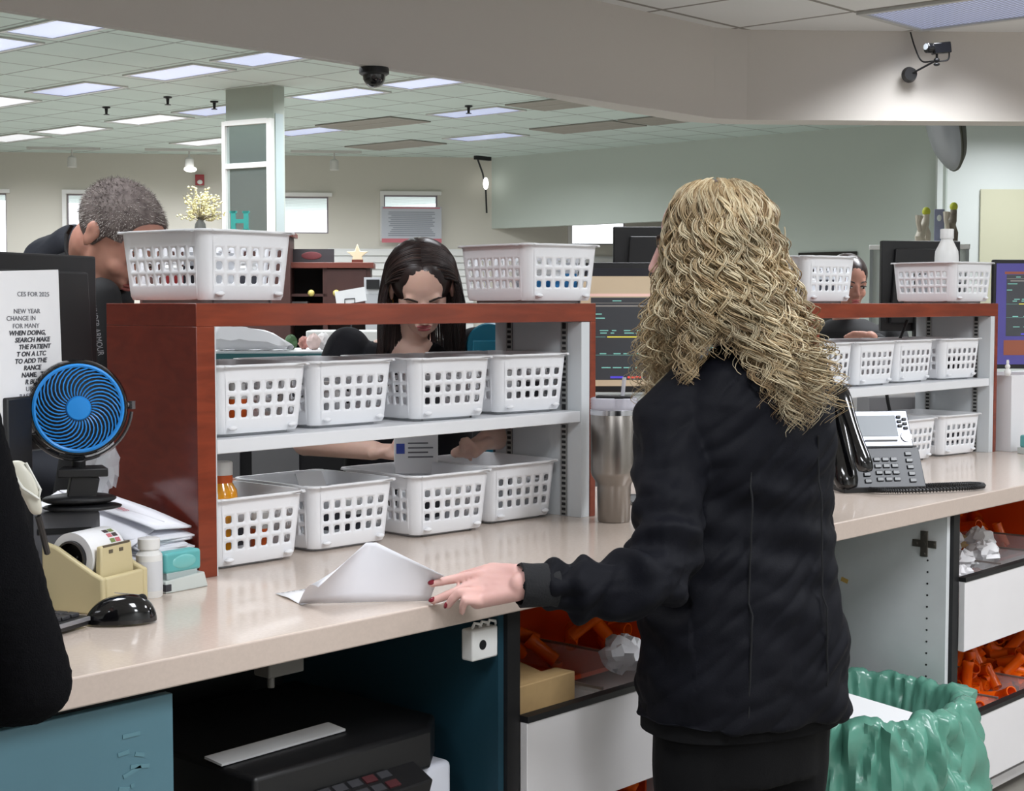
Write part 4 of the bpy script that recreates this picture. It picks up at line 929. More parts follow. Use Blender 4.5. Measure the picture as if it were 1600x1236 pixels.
# webcam on the soffit
ws = Vector((6.860, 3.628, 2.528))
nrm = Vector((-.707, -.707, 0)); tng = Vector((.707, -.707, 0))
t = thing('webcam', 'small black camera on a bent arm with a suction disc fixed to the soffit', 'camera', tuple(ws))
b = MB(); b.cyl((0, 0, 0), tuple(nrm*.03), .038, 28, r1=.030); b.build('suction_disc', blk, t)
e1 = nrm*.10+tng*.10+Vector((0, 0, .055)); b = MB(); b.tube([tuple(nrm*.02), tuple(e1)], .005, 8); b.build('arm', dk, t)
b = MB(); b.ell(tuple(e1), (.014, .014, .012)); b.ell(tuple(e1+Vector((0, 0, -.02))), (.015, .015, .008)); b.cyl(tuple(e1), tuple(e1+Vector((0, 0, .03))), .006, 10); b.build('joint', blk, t)
c_ = e1+Vector((0, 0, .055)); b = MB(); b.cbox(tuple(c_+tng*.02), (.085, .045, .052), rz=R(-40), ry=-.12); b.cyl(tuple(c_-tng*.02), tuple(c_-tng*.055+nrm*.01), .024, 20); b.build('camera_body', gloss_blk, t, bevel=.004)
MB().cyl(tuple(c_-tng*.048+nrm*.008+Vector((0,0,.004))), tuple(c_-tng*.058+nrm*.014+Vector((0,0,.005))), .015, 20).build('lens', mat('lens_glass', (170, 175, 180), .05, .3), t)
b = MB(); b.tube(catmull([Vector((.0, .0, .20))+nrm*.01, Vector((.02, -.01, .13))+nrm*.02, e1*.45+Vector((0, 0, .035)), e1*.85+Vector((0, 0, .005)), e1+tng*.05+Vector((0, 0, .0)), c_+tng*.06+Vector((0, 0, -.02))], 8), .004, 6); b.build('cable', blk, t)
# ------------------------------------------------------------------ people
noise3 = mn.noise
def cap_el(b, p0, r0, p1, r1, n=16):
    p0, p1 = Vector(p0), Vector(p1); d = p1-p0; L = d.length
    if L < 1e-6: b.ell(p0, (r0, r0, r0), nu=n, nv=10); return
    prof = [(r0*cos(a), -r0*sin(a)) for a in (1.5, 1.1, .75, .4)] + [(r0, 0), (r1, L)] + [(r1*cos(a), L+r1*sin(a)) for a in (.4, .75, 1.1, 1.5)]
    b.lathe(prof, n, p0, M=d.to_track_quat('Z', 'Y').to_matrix().to_4x4())
def loft(b, secs, n=32, M=None):
    """secs: (centre, half width, half depth, power) stacked; rows in the frame M (x right, y forward)"""
    vs = []
    for c, a, d, k in secs:
        for i in range(n):
            t = 2*pi*i/n; q = (abs(cos(t))**k+abs(sin(t))**k)**(-1/k)
            v = Vector((c[0]+a*q*cos(t), c[1]+d*q*sin(t), c[2])); vs.append(tuple(M @ v if M else v))
    m = len(secs)
    b.add(vs, [(j*n+i, j*n+(i+1) % n, (j+1)*n+(i+1) % n, (j+1)*n+i) for j in range(m-1) for i in range(n)]+[tuple(range(n-1, -1, -1)), tuple((m-1)*n+i for i in range(n))])
def union(name, b, m, parent, vox=.006, it=4, fac=.6, field=None, label=None):
    me = bpy.data.meshes.new(name); me.from_pydata(b.v, [], b.f); me.update()
    o = bpy.data.objects.new(name, me); COL.objects.link(o)
    md = o.modifiers.new('r', 'REMESH'); md.mode = 'VOXEL'; md.voxel_size = vox; md.use_smooth_shade = True
    if it: md = o.modifiers.new('s', 'SMOOTH'); md.iterations = it; md.factor = fac
    bpy.context.view_layer.update()
    m2 = bpy.data.meshes.new_from_object(o.evaluated_get(bpy.context.evaluated_depsgraph_get()))
    bpy.data.objects.remove(o); bpy.data.meshes.remove(me)
    if field:
        ns = [v.normal.copy() for v in m2.vertices]
        for v, nn_ in zip(m2.vertices, ns): v.co += nn_*field(v.co, nn_)
    L0 = parent.location.copy() if parent else Vector((0, 0, 0))
    m2.transform(Matrix.Translation(-L0)); m2.name = name; m2.materials.clear(); m2.materials.append(m)
    m2.polygons.foreach_set('use_smooth', [True]*len(m2.polygons)); m2.update()
    o = bpy.data.objects.new(name, m2); COL.objects.link(o); o.parent = parent
    if label: o['label'] = label
    return o
def attach(b, name, m, parent, **k):
    b.v = [tuple(Vector(p)-parent.location) for p in b.v]; return b.build(name, m, parent, **k)
def skin_mat(name, c, c2):
    m = mat(name, c, .5, c2=c2, nscale=9, spec=.35); b = m.node_tree.nodes['Principled BSDF']
    b.inputs['Subsurface Weight'].default_value = .12; b.inputs['Subsurface Radius'].default_value = (.012, .004, .002); b.inputs['Subsurface Scale'].default_value = .4
    return m
skin_b = skin_mat('fair_skin', (226, 184, 176), (214, 166, 158)); skin_d = skin_mat('warm_skin', (240, 202, 186), (230, 190, 172)); skin_m = skin_mat('ruddy_skin', (190, 142, 124), (174, 124, 108))
lip_m = mat('lip_colour', (168, 84, 84), .4); eye_w = mat('eye_white', (225, 222, 218), .3); iris = mat('dark_iris', (50, 36, 28), .2); brow_m = mat('brow_hair', (48, 34, 28), .7); brow_g = mat('grey_brow', (120, 108, 100), .7)
def frame(c, az, pitch=0, roll=0):
    """x right, y the way the face looks, z up"""
    return Matrix.Translation(c) @ Matrix.Rotation(az-pi/2, 4, 'Z') @ Matrix.Rotation(pitch, 4, 'X') @ Matrix.Rotation(roll, 4, 'Y')
def head_elems(b, M, s=1.0, male=False):
    def P(x, y, z): return tuple(M @ Vector((x*s, y*s, z*s)))
    def E(c, r): b.ell((0,0,0), (r[0]*s, r[1]*s, r[2]*s), M=M @ Matrix.Translation(Vector(c)*s), nu=24, nv=16)
    E((0, -.014, .032), (.075, .094, .080)); E((0, .020, -.022), (.061, .068, .084)); E((0, .034, -.078), (.040 if not male else .048, .042, .030))
    cap_el(b, P(0, .084, .006), .008*s, P(0, .104, -.030), .0095*s, 10); E((-.010, .094, -.034), (.008, .010, .007)); E((.010, .094, -.034), (.008, .010, .007))
    cap_el(b, P(-.034, .070, .020), .011*s, P(.034, .070, .020), .011*s, 10)
    for q in (-1, 1): E((q*.034, .058, -.030), (.022, .022, .022)); E((q*.077, -.006, -.006), (.007, .016, .030)); E((q*.082, -.014, .006), (.006, .010, .016))
    cap_el(b, P(-.016, .084, -.055), .007*s, P(.016, .084, -.055), .007*s, 8); cap_el(b, P(-.012, .083, -.064), .0075*s, P(.012, .083, -.064), .0075*s, 8)
    cap_el(b, P(0, .066, -.092), .012*s, P(0, .060, -.088), .016*s, 8)
def face_parts(M, root, s=1.0, browm=brow_m, lips=lip_m):
    def el(b, c, r, mi=0, rot=(0,0,0)): b.ell((0,0,0), (r[0]*s, r[1]*s, r[2]*s), M=M @ Matrix.Translation(Vector(c)*s) @ Euler(rot).to_matrix().to_4x4(), nu=14, nv=10, mi=mi)
    for q in (-1, 1):
        b = MB(); el(b, (q*.031, .0775, .0), (.013, .008, .0052)); el(b, (q*.031, .0815, -.001), (.0055, .0055, .0048), 1); attach(b, 'eye', [eye_w, iris], root)
        b = MB(); el(b, (q*.031, .0800, .005), (.0155, .0075, .0025)); attach(b, 'eyelashes', brow_m, root)
        b = MB()
        b.tube([tuple(M @ (Vector((q*x, y, z))*s)) for x, y, z in ((.014, .0885, .021), (.026, .0875, .026), (.038, .0805, .026), (.048, .071, .019))], [.0026*s, .003*s, .0024*s, .0012*s], 6); attach(b, 'eyebrow', browm, root)
    b = MB(); el(b, (0, .0895, -.0545), (.019, .0045, .0040)); el(b, (0, .0885, -.0635), (.0165, .0055, .0048)); attach(b, 'lips', lips, root)
def hand_elems(b, W_, d, n, tips, side, r=1.0, thumb=None):
    """W_ wrist, d towards the knuckles, n out of the back of the hand, tips: index..little fingertip points, side: towards the index finger"""
    K = W_+d*.088
    for k in range(5):
        o_ = (-.026+.013*k); cap_el(b, W_+side*o_*.55+d*.005, .0145, K+side*(o_*1.12)-n*.001, .0125, 12)
    out = []
    for i, tp in enumerate(tips):
        k0 = K+side*(.029-.0195*i)+d*(.002-.004*abs(i-1)); tp = Vector(tp); L = (tp-k0).length; real = (.075, .082, .076, .060)[i]
        bend = max(.002, .5*math.sqrt(max(0, (real*1.02)**2-L*L)))*1.0
        p1 = k0.lerp(tp, .45)+n*bend*.8; p2 = k0.lerp(tp, .76)+n*bend*.45
        rr_ = (.0086, .0088, .0084, .0074)[i]*r
        cap_el(b, k0-d*.012, rr_*1.2, p1, rr_, 12); cap_el(b, p1, rr_, p2, rr_*.93, 12); cap_el(b, p2, rr_*.93, tp, rr_*.78, 12); out.append((p2, tp, rr_))
    if thumb is not None:
        t0 = W_+d*.018+side*.024; tm = t0.lerp(Vector(thumb), .5)+side*.012
        cap_el(b, t0, .0165, tm, .0115, 12); cap_el(b, tm, .0112, Vector(thumb), .0088, 12); out.append((tm, Vector(thumb), .0088))
    return out
def nails(out, n, m, root):
    for p2, tp, r_ in out:
        dd = (Vector(tp)-p2).normalized(); nn_ = (n-dd*n.dot(dd)).normalized(); s_ = dd.cross(nn_)
        M = Matrix((list(dd)+[0], list(s_)+[0], list(nn_)+[0], [0, 0, 0, 1])).transposed(); M.translation = Vector(tp)-dd*.0005+nn_*r_*.48
        b = MB(); b.ell((0, 0, 0), (.0075, .0052, .0032), M=M, nu=12, nv=8); attach(b, 'fingernail', m, root)

blackcloth = mat('black_scrub_cloth', (7, 8, 16), .7, bump=.2, bscale=350, noise=.15, nscale=4, spec=.16)
blackcloth2 = mat('black_trouser_cloth', (6, 6, 8), .85, bump=.2, bscale=300, spec=.2)
seam_m = mat('seam_thread', (10, 11, 16), .9)

# ---- the blonde woman at the counter
O = Vector((2.445, 1.618, 0)); root = thing('person', 'woman with long curly blonde hair and black scrub jacket, seen from behind at the counter', 'person', tuple(O))
F_ = Vector((cos(R(68)), sin(R(68)), 0)); Rv = Vector((sin(R(68)), -cos(R(68)), 0))
BM = Matrix((list(Rv)+[0], list(F_)+[0], [0, 0, 1, 0], [0, 0, 0, 1])).transposed(); BM.translation = O
def B(x, y, z): return O+Rv*x+F_*y+Vector((0, 0, z))
HC = Vector((2.395, 1.672, 1.549)); HM = frame(HC, R(128), R(-8), 0)
SL, SR = B(-.155, -.005, 1.270), B(.150, -.005, 1.285)
EL = Vector((2.155, 1.591, 0.955)); WL = Vector((1.961, 1.711, 0.97)); WL2 = Vector((1.943, 1.723, 0.968))
ER = B(.195, .06, 1.02); WR = B(.15, .22, .99)
b = MB(); head_elems(b, HM)
cap_el(b, HM @ Vector((0, -.025, -.06)), .052, B(0, -.02, 1.33), .062)
loft(b, [((0, 0, .80), .155, .10, 2.4), ((0, 0, .95), .165, .105, 2.4), ((0, 0, 1.08), .135, .09, 2.2), ((0, 0, 1.22), .13, .085, 2.4), ((0, 0, 1.29), .11, .06, 2.2), ((0, -.01, 1.345), .07, .055, 2)], M=BM)
for s_, S_, E_2, W_2 in ((-1, SL, EL, WL2), (1, SR, ER, WR)):
    cap_el(b, S_+Vector((0, 0, -.03)), .036, E_2, .034); cap_el(b, E_2, .031, W_2, .0245)
    cap_el(b, B(s_*.085, 0, .84), .085, B(s_*.09, .01, .47), .055); cap_el(b, B(s_*.09, .01, .47), .054, B(s_*.09, -.015, .09), .036); cap_el(b, B(s_*.09, -.02, .045), .035, B(s_*.095, .13, .03), .028)
hd = (Vector((1.93, 1.814, 0.955))-WL2).normalized(); hn = Vector((-.62, -.40, .62)); hn = (hn-hd*hn.dot(hd)).normalized(); hs_ = hd.cross(hn)
if hs_.z < 0: hs_ = -hs_
tips = [(1.896, 1.893, 0.956), (1.889, 1.884, 0.928), (1.888, 1.847, 0.925), (1.897, 1.822, 0.916)]
nl = hand_elems(b, WL2, hd, hn, tips, hs_, thumb=(1.946, 1.869, 0.966))
hdr = (B(.08, .30, .97)-WR).normalized(); hnr = Vector((0, 0, 1)); hnr = (hnr-hdr*hnr.dot(hdr)).normalized(); hsr = hnr.cross(hdr)
hand_elems(b, WR, hdr, hnr, [tuple(WR+hdr*.165+hsr*(.03-.02*i)) for i in range(4)], hsr, thumb=tuple(WR+hdr*.09+hsr*.06))
union('body', b, skin_b, root, .0036, 3, .5)
face_parts(HM, root)
nails(nl[:3], hn, mat('dark_red_nail', (120, 20, 38), .2), root)
# finger ring
kc = (WL2+hd*.088+hs_*(-.01)).lerp(Vector(tips[2]), .28)+hn*.002; dr = (Vector(tips[2])-(WL2+hd*.088)).normalized(); q_ = dr.to_track_quat('Z', 'Y').to_matrix().to_4x4()
b = MB(); b.lathe([(.0092, -.0013), (.0104, 0), (.0092, .0013)], 20, kc, M=q_, cap=False); b.ell(tuple(kc+hn*.0115-hs_*.002), (.003, .003, .0025), nu=8, nv=6); attach(b, 'finger_ring', mat('silver_ring', (215, 215, 220), .12, 1), root, solid=.0008)
# scrub jacket
def jfield(p, n):
    q = p-O; x, y, z = q.dot(Rv), q.dot(F_), q.z
    w = noise3(Vector((x*5+y*4, y*5, z*11+x*6)))*.015 + abs(noise3(Vector((x*9, y*9, z*22-x*16))))*.012-.002+noise3(Vector((x*28, y*28, z*40)))*.0015
    if z < .95: w += .007*sin(x*26+z*5)*(.95-z)/.3        # hem flares in soft flutes
    k = math.exp(-((z-1.02)/.10)**2); w -= .010*k*(1+.8*sin(z*90+x*14))*.5
    a = (p-SL).dot((EL-SL).normalized()); 
    if x < -.17 or (p-WL2).length < .30:
        t = (p-EL).length
        w += .010*sin(t*85+noise3(p*9)*4)*math.exp(-((t-.07)/.11)**2)
        tw = (p-WL2).length
        w += .0055*sin(tw*130+noise3(p*12)*4)*math.exp(-((tw-.09)/.06)**2)+noise3(p*14)*.012*math.exp(-((tw-.12)/.1)**2)
    return w
b = MB()
loft(b, [((.0, 0, .672), .212, .148, 2.4), ((.0, 0, .74), .208, .146, 2.4), ((.0, 0, .85), .200, .142, 2.4), ((.0, 0, .96), .190, .136, 2.4), ((.0, 0, 1.06), .178, .126, 2.3), ((.0, -.005, 1.17), .176, .126, 2.4), ((.0, -.01, 1.26), .172, .118, 2.5), ((.0, -.015, 1.315), .150, .092, 2.2), ((0, -.02, 1.345), .085, .066, 2), ((0, -.02, 1.362), .068, .060, 2)], n=40, M=BM)
cap_el(b, SL+Rv*.02, .062, SL-Vector((0, 0, .08))-Rv*.006, .074); cap_el(b, SL-Vector((0, 0, .08))-Rv*.006, .074, EL+Vector((.01, 0, .03)), .066)
cap_el(b, EL+Vector((0, 0, .012)), .064, EL.lerp(WL, .5)+Vector((0, 0, -.006)), .057); cap_el(b, EL.lerp(WL, .5)+Vector((0, 0, -.006)), .057, EL.lerp(WL, .86), .046); cap_el(b, EL.lerp(WL, .8), .044, WL, .036)
cap_el(b, SR-Rv*.02, .060, ER, .052); cap_el(b, ER, .05, WR, .038)
union('scrub_jacket', b, blackcloth, root, .005, 6, .6, jfield, label='black scrub jacket with long cuffed sleeves')
cf = (WL2-EL).normalized(); b = MB(); q_ = cf.to_track_quat('Z', 'Y').to_matrix().to_4x4()
b.lathe([(.036, -.052), (.0375, -.02), (.0365, .010), (.0345, .012), (.033, -.04)], 32, WL2-cf*.004, M=q_, cap=False)
b.v = [tuple(Vector(p)+Vector((0, 0, .002*sin(i*.9)))) for i, p in enumerate(b.v)]
attach(b, 'cuff', mat('ribbed_cuff', (9, 10, 15), .85, bump=.5, bscale=300, stretch=(1, 1, 1)), root)
# collar, seams, hem of the top underneath
b = MB(); b.T = BM
for k_, zz_ in ((1.0, 1.345), (1.0, 1.352)):
    b.tube([(.074*cos(t), -.02+.066*sin(t), zz_+.012*sin(t)*-1) for t in [2*pi*i/28 for i in range(28)]], .009, 8, closed=True)
b.T = Matrix.Identity(4); attach(b, 'collar', blackcloth, root)
def surf(x, z):   # a point on the back of the jacket
    a_, d_ = (.20, .142) if z < .9 else (.184, .13) if z < 1.1 else (.174, .122)
    return B(x, -d_*(max(0, 1-(abs(x)/a_)**2.4))**(1/2.4)-.0055, z)
for x0, x1, z0_, z1_ in ((-.085, -.07, .70, 1.2), (.09, .075, .70, 1.2)):
    b = MB(); b.tube([tuple(surf(x0+(x1-x0)*i/24, z0_+(z1_-z0_)*i/24)+F_*(-.003)+Vector((.001*sin(i*2.2), 0, 0))) for i in range(25)], .0020, 6); attach(b, 'seam', seam_m, root)
b = MB(); loft(b, [((.0, .005, .652), .196, .135, 2.4), ((.0, .005, .70), .196, .134, 2.4), ((0, 0, .8), .19, .13, 2.4)], n=40, M=BM)
attach(b, 'scrub_top_hem', blackcloth2, root)
b = MB(); loft(b, [((0, 0, .56), .15, .115, 2.3), ((0, 0, .70), .172, .122, 2.3), ((0, 0, .90), .165, .115, 2.3)], M=BM)
for s_ in (-1, 1): cap_el(b, B(s_*.085, 0, .66), .100, B(s_*.092, .01, .45), .080); cap_el(b, B(s_*.092, .01, .45), .080, B(s_*.094, 0, .10), .072)
union('trousers', b, blackcloth2, root, .008, 4, .6, lambda p, n: noise3(Vector((p.x*9, p.y*9, p.z*7)))*.008)
for s_ in (-1, 1):
    b = MB(); b.ell(tuple(B(s_*.095, .055, .045)), (.05, .13, .045), rot=(0, 0, R(68)-pi/2)); attach(b, 'shoe', gloss_blk, root)
print('jacket done')

# curly hair
def hair_material(name, c, rough=.42):
    m = mat(name, c, rough, c2=tuple(v*.80 for v in c), nscale=14, spec=.45); return m
BL = [hair_material('blonde_light', (218, 202, 168)), hair_material('blonde_mid', (186, 162, 124)), hair_material('blonde_deep', (148, 122, 88)), hair_material('blonde_root_shade', (88, 70, 52))]  # highlight to shadow tones coloured in; the darkest is roots plus shade between locks
LAT = Vector((cos(R(-57)), sin(R(-57)), 0)); DEP = Vector((cos(R(33)), sin(R(33)), 0))   # across and away
HTOP = 1.655
def lerp_tab(tab, z):
    if z >= tab[0][0]: return tab[0][1]
    for (z0, a0), (z1, a1) in zip(tab, tab[1:]):
        if z >= z1: return a1+(a0-a1)*(z-z1)/(z0-z1)
    return tab[-1][1]
TW = [(1.668, .03), (1.660, .056), (1.645, .078), (1.62, .093), (1.59, .101), (1.55, .105), (1.50, .111), (1.45, .122), (1.40, .136), (1.35, .150), (1.30, .162), (1.25, .168), (1.18, .165)]
TD = [(1.668, .035), (1.66, .06), (1.645, .085), (1.62, .10), (1.59, .11), (1.55, .115), (1.50, .120), (1.40, .118), (1.33, .125), (1.25, .138), (1.18, .13)]
TC = [(1.66, -.076), (1.60, -.072), (1.50, -.066), (1.40, -.060), (1.30, -.048), (1.2, -.046)]     # across position of the mass
D0 = 2.905
def hair_pt(u, side, z, l=1.0):
    """u in -1..1 across, side -1 towards the room's work side (seen), +1 the far side"""
    l = 1+(l-1)*max(0, min(1, (1.672-z)/.09))
    w, d, c = lerp_tab(TW, z), lerp_tab(TD, z), lerp_tab(TC, z)
    g = max(0, min(1, (1.50-z)/.24)); g = g*g*(3-2*g); uu = u
    if g > 0 and side < 0: s0 = 1 if u > -.08 else -1; uu = -.08+s0*((abs(u+.08))**(1-.34*g)) ; uu = max(-1.02, min(1.02, uu))
    yy = side*math.sqrt(max(0, 1-min(1, abs(uu))**2))
    if uu < -.55 and z < 1.42: yy += .55*min(1, (1.42-z)/.1)          # the near mass falls in front of the shoulder
    dd = D0+yy*d*l
    if z < 1.36 and uu > -.3: dd = min(dd, D0-.085)
    p = LAT*((c+uu*w*l)) + DEP*(dd); return Vector((p.x, p.y, z))
rh = random.Random(42)
HB = MB(); verts = HB.v; faces = HB.f; mis = HB.mi
def strand(pts, r0, mi, nside=4):
    k = len(pts); base = len(verts); nrm = Vector((.3, .8, .1))
    for i, p in enumerate(pts):
        t = (pts[min(i+1, k-1)]-pts[max(i-1, 0)]); t = t.normalized() if t.length > 1e-7 else Vector((0, 0, -1))
        nrm = nrm-t*nrm.dot(t)
        nrm = nrm.normalized() if nrm.length > 1e-5 else t.orthogonal().normalized()
        b2 = t.cross(nrm); f = i/(k-1); r = r0*(1-.75*f**3)*(.6+.4*min(1, f*8))
        for j in range(nside):
            a = 2*pi*j/nside; verts.append(tuple(p+nrm*(r*cos(a))+b2*(r*sin(a))))
    for i in range(k-1):
        for j in range(nside):
            faces.append((base+i*nside+j, base+i*nside+(j+1) % nside, base+(i+1)*nside+(j+1) % nside, base+(i+1)*nside+j)); mis.append(mi)
def clump(u, side, zs, ze, l, n, spread, amp, wl, mi0):
    ph = 5*noise3(Vector((u*2.6, side*3, 1.5)))+rh.uniform(-1.0, 1.0); chir = 1 if rh.random() < .85 else -1; du = rh.uniform(-.05, .05); K = 62
    # shared centre line
    cl = []; L = 0; prev = None
    for i in range(K):
        f = i/(K-1); z = zs+(ze-zs)*f; uu = u+du*f
        p = hair_pt(uu, side, z, l)
        if prev is not None: L += (p-prev).length
        prev = p; cl.append((p, L, f))
    out = []
    for s_ in range(n):
        ox, oy = rh.gauss(0, spread), rh.gauss(0, spread); ph2 = ph+rh.uniform(-.22, .22); am = amp*rh.uniform(.85, 1.15); wl2 = wl*rh.uniform(.98, 1.02); pts = []
        end = rh.uniform(.88, 1.0) if rh.random() < .8 else rh.uniform(.6, .9)
        fz = rh.uniform(-.35, .35)
        for p, Ls, f in cl:
            if f > end: break
            grow = min(1, .10+Ls/.16); a = 2*pi*Ls/wl2*(1+.12*f)*chir+ph2; am2 = am*grow*(1+.25*f)
            tight = (.35+.65*abs(sin(pi*min(1, f*1.2))))*(1-.35*f)+.5*f*f*1.2
            pts.append(p+LAT*(am2*cos(a)+ox*tight+fz*.02*f*f)+DEP*(am2*.6*sin(a)+oy*tight)+Vector((0, 0, am2*.25*sin(a+1))))
        mi = mi0 if rh.random() < .7 else rh.choice((0, 1, 1, 2))
        strand(pts, rh.uniform(.0009, .0017), mi, 3)
def zend(u, side):
    if side > 0: return rh.uniform(1.24, 1.36) if u < -.4 else rh.uniform(1.33, 1.40)
    if u < -.40: return rh.uniform(1.215, 1.30)
    if u < -.26: return rh.uniform(1.28, 1.36)
    if u < .12: return rh.uniform(1.325, 1.40)
    if u < .24: return rh.uniform(1.29, 1.36)
    if u < .42: return rh.uniform(1.235, 1.31)
    return rh.uniform(1.195, 1.30)
# underlayer
for i in range(150):
    u = rh.uniform(-.95, .97); clump(u, -1, rh.uniform(1.56, 1.63), max(1.20, zend(u, -1)+.02), rh.uniform(.76, .88), 7, .006, .008, .07, rh.choice((2, 3, 3, 3)))
for i in range(210):
    u = rh.uniform(-1, 1); u = math.copysign(abs(u)**.9, u)
    clump(u, -1, rh.uniform(1.640, 1.668), zend(u, -1), rh.uniform(.88, 1.04), 9, .0034, rh.uniform(.0085, .0125), rh.uniform(.062, .084), rh.choice((0, 0, 1, 1, 1, 2)))
for i in range(70):
    u = rh.uniform(-1, 1)
    if u < -.55: zs_ = rh.uniform(1.62, 1.655)
    else: zs_ = rh.uniform(1.63, 1.66)
    clump(u, 1, zs_, zend(u, 1), rh.uniform(.85, 1.0) if u > -.6 else rh.uniform(.8, .97), 6, .004, .008, .055, rh.choice((1, 1, 2)))
for i in range(60):     # loose curls around the outline
    u = rh.choice((-1, 1))*rh.uniform(.75, 1.08); z0_ = rh.uniform(1.40, 1.58); clump(u, -1, z0_, rh.uniform(1.21, 1.34), rh.uniform(1.0, 1.13), 2, .003, rh.uniform(.012, .020), rh.uniform(.06, .09), rh.choice((0, 1)))
hair_o = attach(HB, 'hair', BL, root, smooth=True, angle=180, label='long loose blonde curls')
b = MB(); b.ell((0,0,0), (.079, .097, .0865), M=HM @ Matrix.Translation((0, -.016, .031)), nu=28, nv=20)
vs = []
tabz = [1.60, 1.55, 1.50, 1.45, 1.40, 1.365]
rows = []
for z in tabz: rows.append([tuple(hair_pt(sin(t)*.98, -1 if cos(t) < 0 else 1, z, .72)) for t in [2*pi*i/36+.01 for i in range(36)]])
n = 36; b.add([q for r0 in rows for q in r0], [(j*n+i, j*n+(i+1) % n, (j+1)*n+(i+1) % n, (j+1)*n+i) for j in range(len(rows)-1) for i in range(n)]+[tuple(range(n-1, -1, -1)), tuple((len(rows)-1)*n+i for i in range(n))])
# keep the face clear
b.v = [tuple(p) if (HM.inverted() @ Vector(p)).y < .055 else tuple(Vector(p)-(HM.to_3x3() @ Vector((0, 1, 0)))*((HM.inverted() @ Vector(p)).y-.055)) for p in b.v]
attach(b, 'hair_underlayer', BL[3], root, label='darker roots and coloured-in shade under the curls')
print('hair verts', len(verts))
# ---- the dark-haired woman behind the near unit
navyblk = mat('black_v_neck_scrub', (20, 20, 25), .8, bump=.2, bscale=300, spec=.2)
dkhair = mat('dark_brown_hair', (50, 36, 34), .32, c2=(34, 24, 24), nscale=30, spec=.6); dkhair2 = mat('dark_brown_hair_lit', (74, 54, 48), .32, spec=.6)
oc = (2.89, 2.969, 1.056); O2 = Vector((oc[0], oc[1], 0)); r2 = thing('person', 'dark-haired woman in a black v-neck scrub top looking down behind the near shelf unit', 'person', tuple(O2))
A2 = R(226); F2 = Vector((cos(A2), sin(A2), 0)); R2 = Vector((sin(A2), -cos(A2), 0))
B2M = Matrix((list(R2)+[0], list(F2)+[0], [0, 0, 1, 0], [0, 0, 0, 1])).transposed(); B2M.translation = O2
def B2(x, y, z): return O2+R2*x+F2*y+Vector((0, 0, z))
H2 = Vector((2.839, 2.869, 1.479)); HM2 = frame(H2, R(229), R(-36), R(3)); H2S = 1.02
b = MB(); head_elems(b, HM2, H2S)
cap_el(b, HM2 @ Vector((0, -.03, -.055)), .050, B2(.0, -.01, 1.335), .058)
loft(b, [((0, 0, .8), .15, .10, 2.4), ((0, 0, 1.0), .15, .10, 2.4), ((0, 0, 1.2), .14, .09, 2.4), ((0, .0, 1.30), .13, .075, 2.2), ((0, 0, 1.345), .09, .055, 2)], M=B2M)
# her right arm is on the left of the picture
S2a, E2a, W2a = Vector((2.774, 3.077, 1.32)), Vector((2.596, 3.044, 1.088)), Vector((2.63, 2.826, 1.077))
S2b, E2b, W2b = Vector((3.025, 2.857, 1.319)), Vector((2.969, 2.691, 1.101)), Vector((2.828, 2.638, 1.1))
for S_, E_2, W_2, tps, sd in ((S2a, E2a, W2a, [(2.634, 2.732, 1.089), (2.645, 2.734, 1.078), (2.651, 2.741, 1.068), (2.654, 2.753, 1.058)], 1), (S2b, E2b, W2b, [(2.732, 2.624, 1.089), (2.742, 2.626, 1.075), (2.754, 2.627, 1.065), (2.774, 2.634, 1.057)], -1)):
    cap_el(b, S_+Vector((0, 0, -.02)), .040, E_2, .037); cap_el(b, E_2, .036, W_2, .0245)
    d_ = (Vector(tps[1])-W_2).normalized(); n_ = Vector((-F2.x*-.3, 0, 1)); n_ = (n_-d_*n_.dot(d_)).normalized(); s_ = d_.cross(n_)
    if s_.dot(F2) < 0: s_ = -s_
    hand_elems(b, W_2, d_, n_, tps, s_, thumb=tuple(Vector(tps[0])+s_*.015-d_*.02))
for s_ in (-1, 1): cap_el(b, B2(s_*.085, 0, .84), .085, B2(s_*.09, .0, .47), .055); cap_el(b, B2(s_*.09, 0, .47), .054, B2(s_*.09, 0, .09), .036); cap_el(b, B2(s_*.09, -.02, .045), .035, B2(s_*.095, .13, .03), .028)
union('body', b, skin_d, r2, .0045, 3, .5)
face_parts(HM2, r2, H2S, lips=mat('rose_lip', (176, 86, 92), .35))
b = MB()
loft(b, [((0, 0, .70), .19, .135, 2.4), ((0, 0, .9), .18, .13, 2.4), ((0, 0, 1.08), .17, .12, 2.3), ((0, 0, 1.2), .175, .12, 2.4), ((0, 0, 1.29), .165, .10, 2.3), ((0, -.01, 1.33), .12, .08, 2.1), ((0, -.015, 1.352), .075, .055, 2)], n=40, M=B2M)
cap_el(b, S2a, .060, S2a.lerp(E2a, .62), .058); cap_el(b, S2b, .060, S2b.lerp(E2b, .62), .058)
def v_field(p, n):
    q = p-O2; x, y, z = q.dot(R2), q.dot(F2), q.z
    w = noise3(Vector((x*6, y*6, z*8)))*.008
    if y > 0 and z > 1.215:      # open v at the neck
        hw = (z-1.215)*.52
        if abs(x) < hw: w -= .045*min(1, (hw-abs(x))/.012)
    return w
union('scrub_top', b, navyblk, r2, .006, 4, .6, v_field)
b = MB()
loft(b, [((0, 0, .56), .15, .115, 2.3), ((0, 0, .72), .168, .12, 2.3), ((0, 0, .85), .165, .115, 2.3)], M=B2M)
for s_ in (-1, 1): cap_el(b, B2(s_*.085, 0, .66), .098, B2(s_*.092, .01, .45), .078); cap_el(b, B2(s_*.092, .01, .45), .078, B2(s_*.094, 0, .10), .07)
union('trousers', b, blackcloth2, r2, .01, 3, .6)
